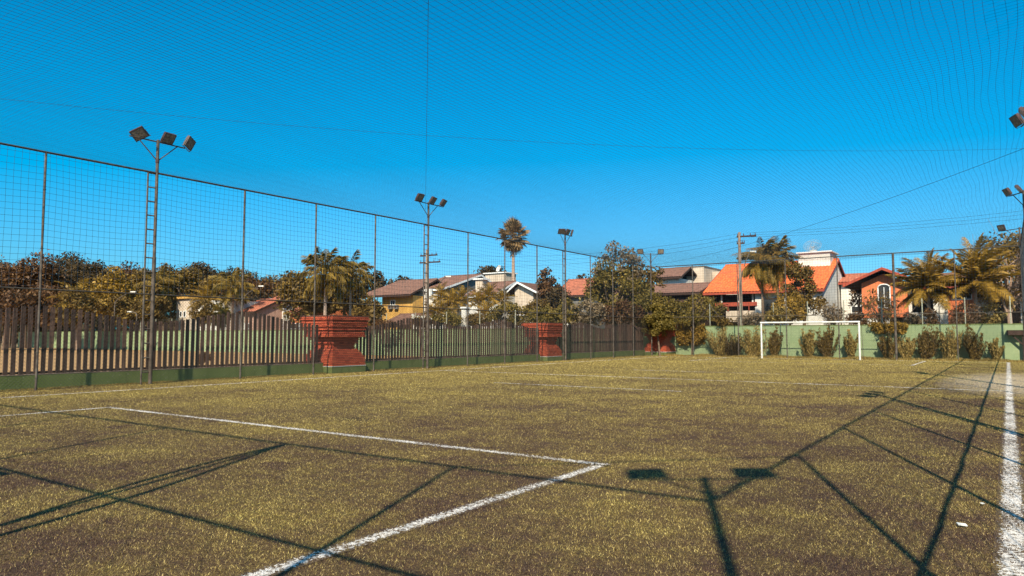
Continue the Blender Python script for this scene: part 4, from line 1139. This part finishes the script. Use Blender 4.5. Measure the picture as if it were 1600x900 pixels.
def street_lamp(label, px, py, D, dx, dz, name='street_lamp', post=True, base=None):
    """curved arm rising from its post to a lamp head at the pixel"""
    p = hit(px, py, d=D); sx = Vector((math.cos(YAW), math.sin(YAW), 0)); ppm = F/D
    foot = p - sx*(dx/ppm) - Vector((0,0,dz/ppm)); t = thing(name, label, 'street lamp', (foot.x, foot.y, -.06))
    v = p - foot; z0 = foot.z+.06
    if post: MB().tube([(0,0,0), (0,0,z0)], .07, 8, .05).build('post', M['post'], t)
    MB().tube([(0,0,z0-.1)] + [Vector((v.x*f, v.y*f, z0 + v.z*(f**.7))) for f in (.2,.4,.6,.8,1)], .045, 6, .035).build('arm', M['post'], t)
    m = Matrix.Rotation(YAW, 3, 'Z')
    MB().obox(Vector((v.x, v.y, z0+v.z)) + sx*.2*(1 if dx > 0 else -1), m, .24, .10, .05).build('lamp_head', M['white_paint'], t)
street_lamp('street lamp arching over from beside the fence post at the left trees', 405, 447, 74, 24, 19)
street_lamp('street lamp beside the ladder rail of the leftmost mast, low in the trees', 205, 456, 78, 22, 14)
street_lamp('street lamp over the brown roof beside the power pole transformer', 697, 432, 64, 12, 14)
street_lamp('street lamp with a curved white arm on the brown power pole', 1172, 393, 60, 15, 44)
street_lamp('short lamp on a thin white post left of the leftmost mast', 206, 487, 84, -7, 3)
def wire_set(lab, a, b, n, dz, sag):
    for i in range(n):
        cable(lab[i], a + Vector((0,0,-dz*i*.7)) + Vector((.5,0,.2))*(i/ max(1,n)), b + Vector((0,0,-dz*i)), sag, .008, 'power_line', 'power line', group='power lines beyond the cage')
far = hit(1660, 322, d=75); farl = hit(880, 402, d=120)
wire_set(['upper power line running right from the brown power pole', 'middle power line running right from the brown power pole', 'lowest power line running right from the brown power pole'],
         pA + Vector((.6,0,-.1)), far, 3, .35, .25)
wire_set(['upper power line running left from the brown power pole', 'middle power line running left from the brown power pole', 'lowest power line running left from the brown power pole'],
         pA + Vector((0,0,-.1)), pB + Vector((.8,0,-.4)), 3, .5, .9)

# ------------------------------------------------------------------ palms
QG = 'queen palms beyond the walls'
palm('slender queen palm just right of the brown power pole', 1190, 61, 408, ('queen','queen3','queen2'), 50, 1.15, .13, -1.0, 1.45, bark='bark')
palm('queen palm with upright fronds left of the spiky yucca tree', 1214, 62, 402, ('queen2','queen3','queen'), 46, 1.08, .13, -1.0, 1.5, bark='bark')
palm('left coconut palm with golden fronds before the orange house', 1450, 59.5, 447, ('coconut2','coconut','coconut2'), 34, .92, .15, -.55, 1.5)
palm('right coconut palm with tall fronds beside the bare tree', 1523, 60, 438, ('coconut2','coconut2','coconut'), 34, 1.08, .15, -.5, 1.5)
palm('tall fan palm with a round crown above the fence line', 802, 70, 368, ('fan','fan2'), 70, 1.12, .26, -1.15, 1.5, skirt=True)
palm('dense queen palm above the near brick pier', 509, 0, 426, ('queen2','queen'), 44, 1.5, .2, -.9, 1.4, d=72)
palm('queen palm leaning right of the tall one above the near brick pier', 548, 0, 428, ('queen2','queen'), 34, 1.4, .16, -.7, 1.2, d=76)
palm('small golden palm in front of the pale house at the left', 320, 0, 468, ('areca','areca2'), 18, 1.25, .15, -.5, 1.4, d=82)
palm('tall shaggy palm behind the small golden palm at the left', 364, 0, 447, ('queen','queen2'), 24, 1.5, .2, -.9, 1.3, d=92)
palm('golden palm just right of the leftmost mast among the trees', 246, 0, 442, ('queen2','queen'), 18, 1.5, .16, -.8, 1.3, d=96)
palm('low palm among brown trees left of the golden tree', 122, 0, 466, ('areca','areca2'), 16, 1.9, .16, -.6, 1.3, d=92)
for i, (px, yc, D, lab) in enumerate(((690, 463, 60, 'tallest areca palm clump right of the second mast'), (707, 472, 59, 'areca palm between the second mast and the white pillar'),
                         (683, 488, 58, 'lowest areca palm at the foot of the second mast clump'), (748, 470, 60, 'areca palm just right of the white pillar'),
                         (764, 462, 61, 'areca palm below the chimney house window'), (758, 492, 58, 'low areca palm right of the white pillar base'),
                         (784, 468, 62, 'areca palm left of the fan palm trunk'), (722, 466, 63, 'thin areca palm directly behind the white pillar'))):
    palm(lab, px, 0, yc, ('areca','areca2'), 22, .80 + .08*(i % 3), .06, -.5, 1.45, d=D, group='areca palms in front of the brown roofed houses', lean=.2*(i % 3 - 1))

# ------------------------------------------------------------------ trees
LG = 'trees beyond the clay court'
far_trees = [(-20, 392, 110, 'leaf_brown', 112, 'brown tree at the very left edge of the picture'), (45, 388, 95, 'leaf_brown', 108, 'broad brown tree behind the leftmost fence post'),
    (112, 389, 110, 'leaf_dark', 118, 'dark domed tree, tallest of the wood at the left'), (150, 396, 70, 'leaf_dark', 110, 'dark tree crown left of the golden tree'),
    (172, 414, 76, 'leaf_gold', 98, 'golden leaved tree in front of the dark wood'),
    (222, 412, 74, 'leaf_olive', 112, 'olive tree behind the leftmost mast'), (285, 402, 84, 'leaf_olive', 116, 'olive tree above the pale narrow house'),
    (318, 404, 60, 'leaf_dark', 125, 'dark tree peaking right of the leftmost mast'), (345, 414, 74, 'leaf_olive', 104, 'olive tree left of the street lamp arm'),
    (392, 422, 70, 'leaf_brown', 110, 'brownish thin tree behind the third fence post'), (432, 434, 76, 'leaf_olive', 120, 'low olive tree left of the queen palms')]
for (px, yt, wp, mm, D, lab) in far_trees:
    tree(lab, px, 0, yt-2, wp*1.3, 506, mm, 1.0, .32, d=D, group=LG)
low = [(10, 432, 100, 'leaf_brown', 96, 'low brown thicket at the left picture edge'), (75, 440, 90, 'leaf_brown', 95, 'low brown thicket behind the leftmost post'),
       (120, 446, 60, 'leaf_olive', 90, 'low olive bush left of the golden tree'), (215, 452, 70, 'leaf_olive', 92, 'low olive bush around the short white lamp'),
       (240, 440, 44, 'leaf_olive', 94, 'bush left of the pale narrow house'), (345, 470, 40, 'leaf_green', 86, 'yellow green bush right of the small golden palm'),
       (400, 446, 50, 'leaf_dark', 98, 'dark bush below the street lamp'), (476, 408, 78, 'leaf_olive', 84, 'olive bush left of the near brick pier'),
       (540, 402, 92, 'leaf_olive', 84, 'dense olive bush under the queen palms'), (578, 460, 52, 'leaf_olive', 60, 'golden bush against the yellow house')]
for (px, yt, wp, mm, D, lab) in low:
    tree(lab, px, 0, yt, wp*1.2, 516, mm, 1.1, .34, d=D, name='bush', limbs=4)
tree('distant dark tree above the left end of the yellow house roof', 582, 0, 419, 46, 470, 'leaf_dark', 1, .45, d=115)
tree('distant dark treetop over the middle of the brown roof', 628, 0, 430, 66, 470, 'leaf_dark', 1, .5, d=130)
tree('dark domed tree behind the roofs left of the fan palm', 771, 0, 408, 62, 462, 'leaf_dark', 1.1, .42, d=105)
tree('small dark tree against the red roofed house', 857, 0, 410, 40, 500, 'leaf_brown', 1.0, .24, d=64)
tree('dark leaved tree below the small dark one by the third mast', 872, 0, 440, 54, 510, 'leaf_dark', 1.0, .24, d=62)
tree('distant treetop behind the red roof', 905, 0, 428, 60, 470, 'leaf_dark', .9, .4, d=115)
tree('bushy golden shrub mass behind the slats left of the middle pier', 800, 0, 468, 76, 514, 'leaf_green', 1.0, .17, d=55, name='bush')
tree('thin golden bush over the middle brick pier', 852, 0, 474, 70, 514, 'leaf_green', .9, .17, d=54, name='bush')
tree('greyish bush between the third mast and the big tree', 918, 0, 462, 56, 514, 'leaf_grey', .9, .19, d=57, name='bush')
tree('tall two part tree, tallest at centre, with loose top branches', 968, 0, 374, 96, 468, 'leaf_grey', .42, .2, d=63, clump=.65, limbs=24)
tree('dense lower crown of dark leaves at the centre of the far side', 962, 0, 404, 116, 505, 'leaf_green', .95, .22, d=62, clump=.85, limbs=18)
tree('dark leaning tree right of the big tree, before the white block', 1012, 0, 404, 64, 470, 'leaf_olive', .75, .2, d=63, clump=.6, limbs=14)
tree('garden bush in front of the dark porch right of the weeping bush', 1062, 60, 462, 48, 512, 'leaf_olive', .9, .17, clump=.45, name='bush')
tree('undergrowth of mixed shrubs below the big tree', 968, 0, 468, 110, 512, 'leaf_brown', .8, .17, d=58.5, name='bush')
tree('weeping yellow green bush spilling over the far left corner', 1020, 0, 446, 92, 520, 'leaf_green', 1.1, .15, d=59.2, name='bush', clump=.5)
tree('drooping bush tip hanging down beside the far brick pier', 1030, 0, 480, 54, 531, 'leaf_green', 1.3, .12, d=57, name='bush', clump=.32)
tree('thin green shrub tree left of the orange roofed house', 1094, 58.5, 455, 74, 512, 'leaf_green', .8, .17, clump=.38, name='garden_shrub', sparse=True)
tree('pale bush at the foot of the brown power pole', 1172, 58, 484, 44, 512, 'leaf_grey', .7, .15, clump=.35, name='garden_shrub')
tree('spiky dark yucca like tree before the orange roof', 1252, 61, 394, 66, 512, 'leaf_olive', .95, .2, clump=.5)
tree('orange tinged bush behind the goal crossbar', 1232, 58, 452, 64, 512, 'leaf_gold', .6, .16, clump=.4, name='garden_shrub')
tree('climbing plant on the white gable wall', 1302, 60, 470, 44, 508, 'leaf_grey', .35, .15, clump=.35, name='garden_shrub', sparse=True)
tree('dark tree between the white gable and the brick house', 1338, 72, 444, 34, 480, 'leaf_brown', .8, .2, clump=.4)
tree('scrawny shrub in front of the arched window', 1372, 59, 448, 64, 512, 'leaf_olive', .22, .16, clump=.4, name='garden_shrub', sparse=True)
tree('reddish shrub in front of the orange wall by the coconut palms', 1508, 58.5, 466, 52, 512, 'leaf_brown', .3, .14, clump=.35, name='garden_shrub', sparse=True)
tree('slim brown shrub left of the white garden door', 1454, 57.5, 474, 22, 520, 'leaf_brown', .8, .14, clump=.25, name='garden_shrub')
tree('large bare branched tree at the right edge of the picture', 1572, 63, 356, 120, 486, 'leaf_olive', .55, .2, clump=.8, sparse=True, bark='palebark')
tree('leafy golden tree behind the bare branched one', 1600, 74, 352, 120, 506, 'leaf_gold', .55, .26, clump=.9)
tree('dark bush filling the gap right of the orange house wing', 1545, 75, 428, 70, 510, 'leaf_olive', 1.1, .26, name='bush')
tree('tree standing outside the picture beyond the right fence', 1690, 66, 380, 120, 500, 'leaf_olive', .8, .26)
for (px, yt, wp, mm, D, lab) in ((700, 482, 60, 'leaf_green', 56, 'low golden green bush between the two areca clumps'), (745, 486, 56, 'leaf_olive', 57, 'olive bush right of the white gate pillar'),
        (838, 456, 58, 'leaf_olive', 60, 'olive bush below the white edged gable'), (660, 492, 40, 'leaf_olive', 56, 'small bush at the foot of the concrete power pole'),
        (600, 496, 46, 'leaf_brown', 57, 'brown bush right of the nearest brick pier'), (890, 464, 50, 'leaf_green', 58, 'yellow green bush behind the third mast'),
        (1080, 480, 40, 'leaf_green', 58.5, 'yellow green bush over the wall left of the balcony'), (1130, 492, 36, 'leaf_olive', 58.5, 'low bush below the orange balcony rail'),
        (1215, 474, 46, 'leaf_dry', 58, 'dry bush behind the left goalpost top'), (1340, 478, 36, 'leaf_brown', 60, 'brown bush left of the orange brick wall'),
        (1430, 486, 34, 'leaf_grey', 60, 'grey bush in front of the white garden gate'), (1545, 470, 50, 'leaf_dry', 60, 'dry bush under the bare branched tree')):
    tree(lab, px, 0, yt, wp, 513, mm, .9, .17, d=D, name='bush', clump=.42, limbs=5)
for (px, yt, wp, mm, D, lab) in ((20, 402, 100, 'leaf_dark', 125, 'dark tree far back at the left edge'), (200, 404, 110, 'leaf_brown', 128, 'brown tree far back behind the golden tree'),
        (258, 408, 90, 'leaf_brown', 126, 'brown tree far back between the mast and the pale house'), (372, 412, 90, 'leaf_dark', 130, 'dark tree far back behind the shaggy palm'),
        (420, 426, 90, 'leaf_dark', 128, 'dark tree far back behind the street lamp'), (455, 430, 60, 'leaf_brown', 100, 'brown tree left of the queen palms')):
    tree(lab, px, 0, yt, wp, 500, mm, 1.0, .36, d=D, group=LG)
# far wood that closes the horizon
def wood():
    rg = np.random.default_rng(77); C = []
    for a in np.arange(-62, 30, 1.1):
        an = R(34.8 + -a*1.0); D = 165 + rg.uniform(-10, 25)
        C.append((-math.sin(an)*D, math.cos(an)*D, rg.uniform(3, 7.5)))
        C.append((-math.sin(an)*D + rg.normal(0, 3), math.cos(an)*D, rg.uniform(.5, 4)))
    V, Fa = leaves(rg, np.array(C), rg.uniform(3, 5.5, len(C)), 26000, .9)
    o = link('distant_wood', np_mesh('distant_wood', V, Fa, M['leaf_dark'])); tag(o, 'low dark wood closing the horizon beyond the houses', 'wood', kind='stuff')
wood()
tree('bush before the white wing of the pale narrow house', 316, 0, 462, 44, 512, 'leaf_olive', 1.0, .2, d=80, name='bush')
# round red planter bush seen through the slats
tree('dark reddish round bush on the clay court behind the slats', 317, 0, 543, 26, 575, 'leaf_brown', 1.3, .1, d=37, name='bush', clump=.22)
pass
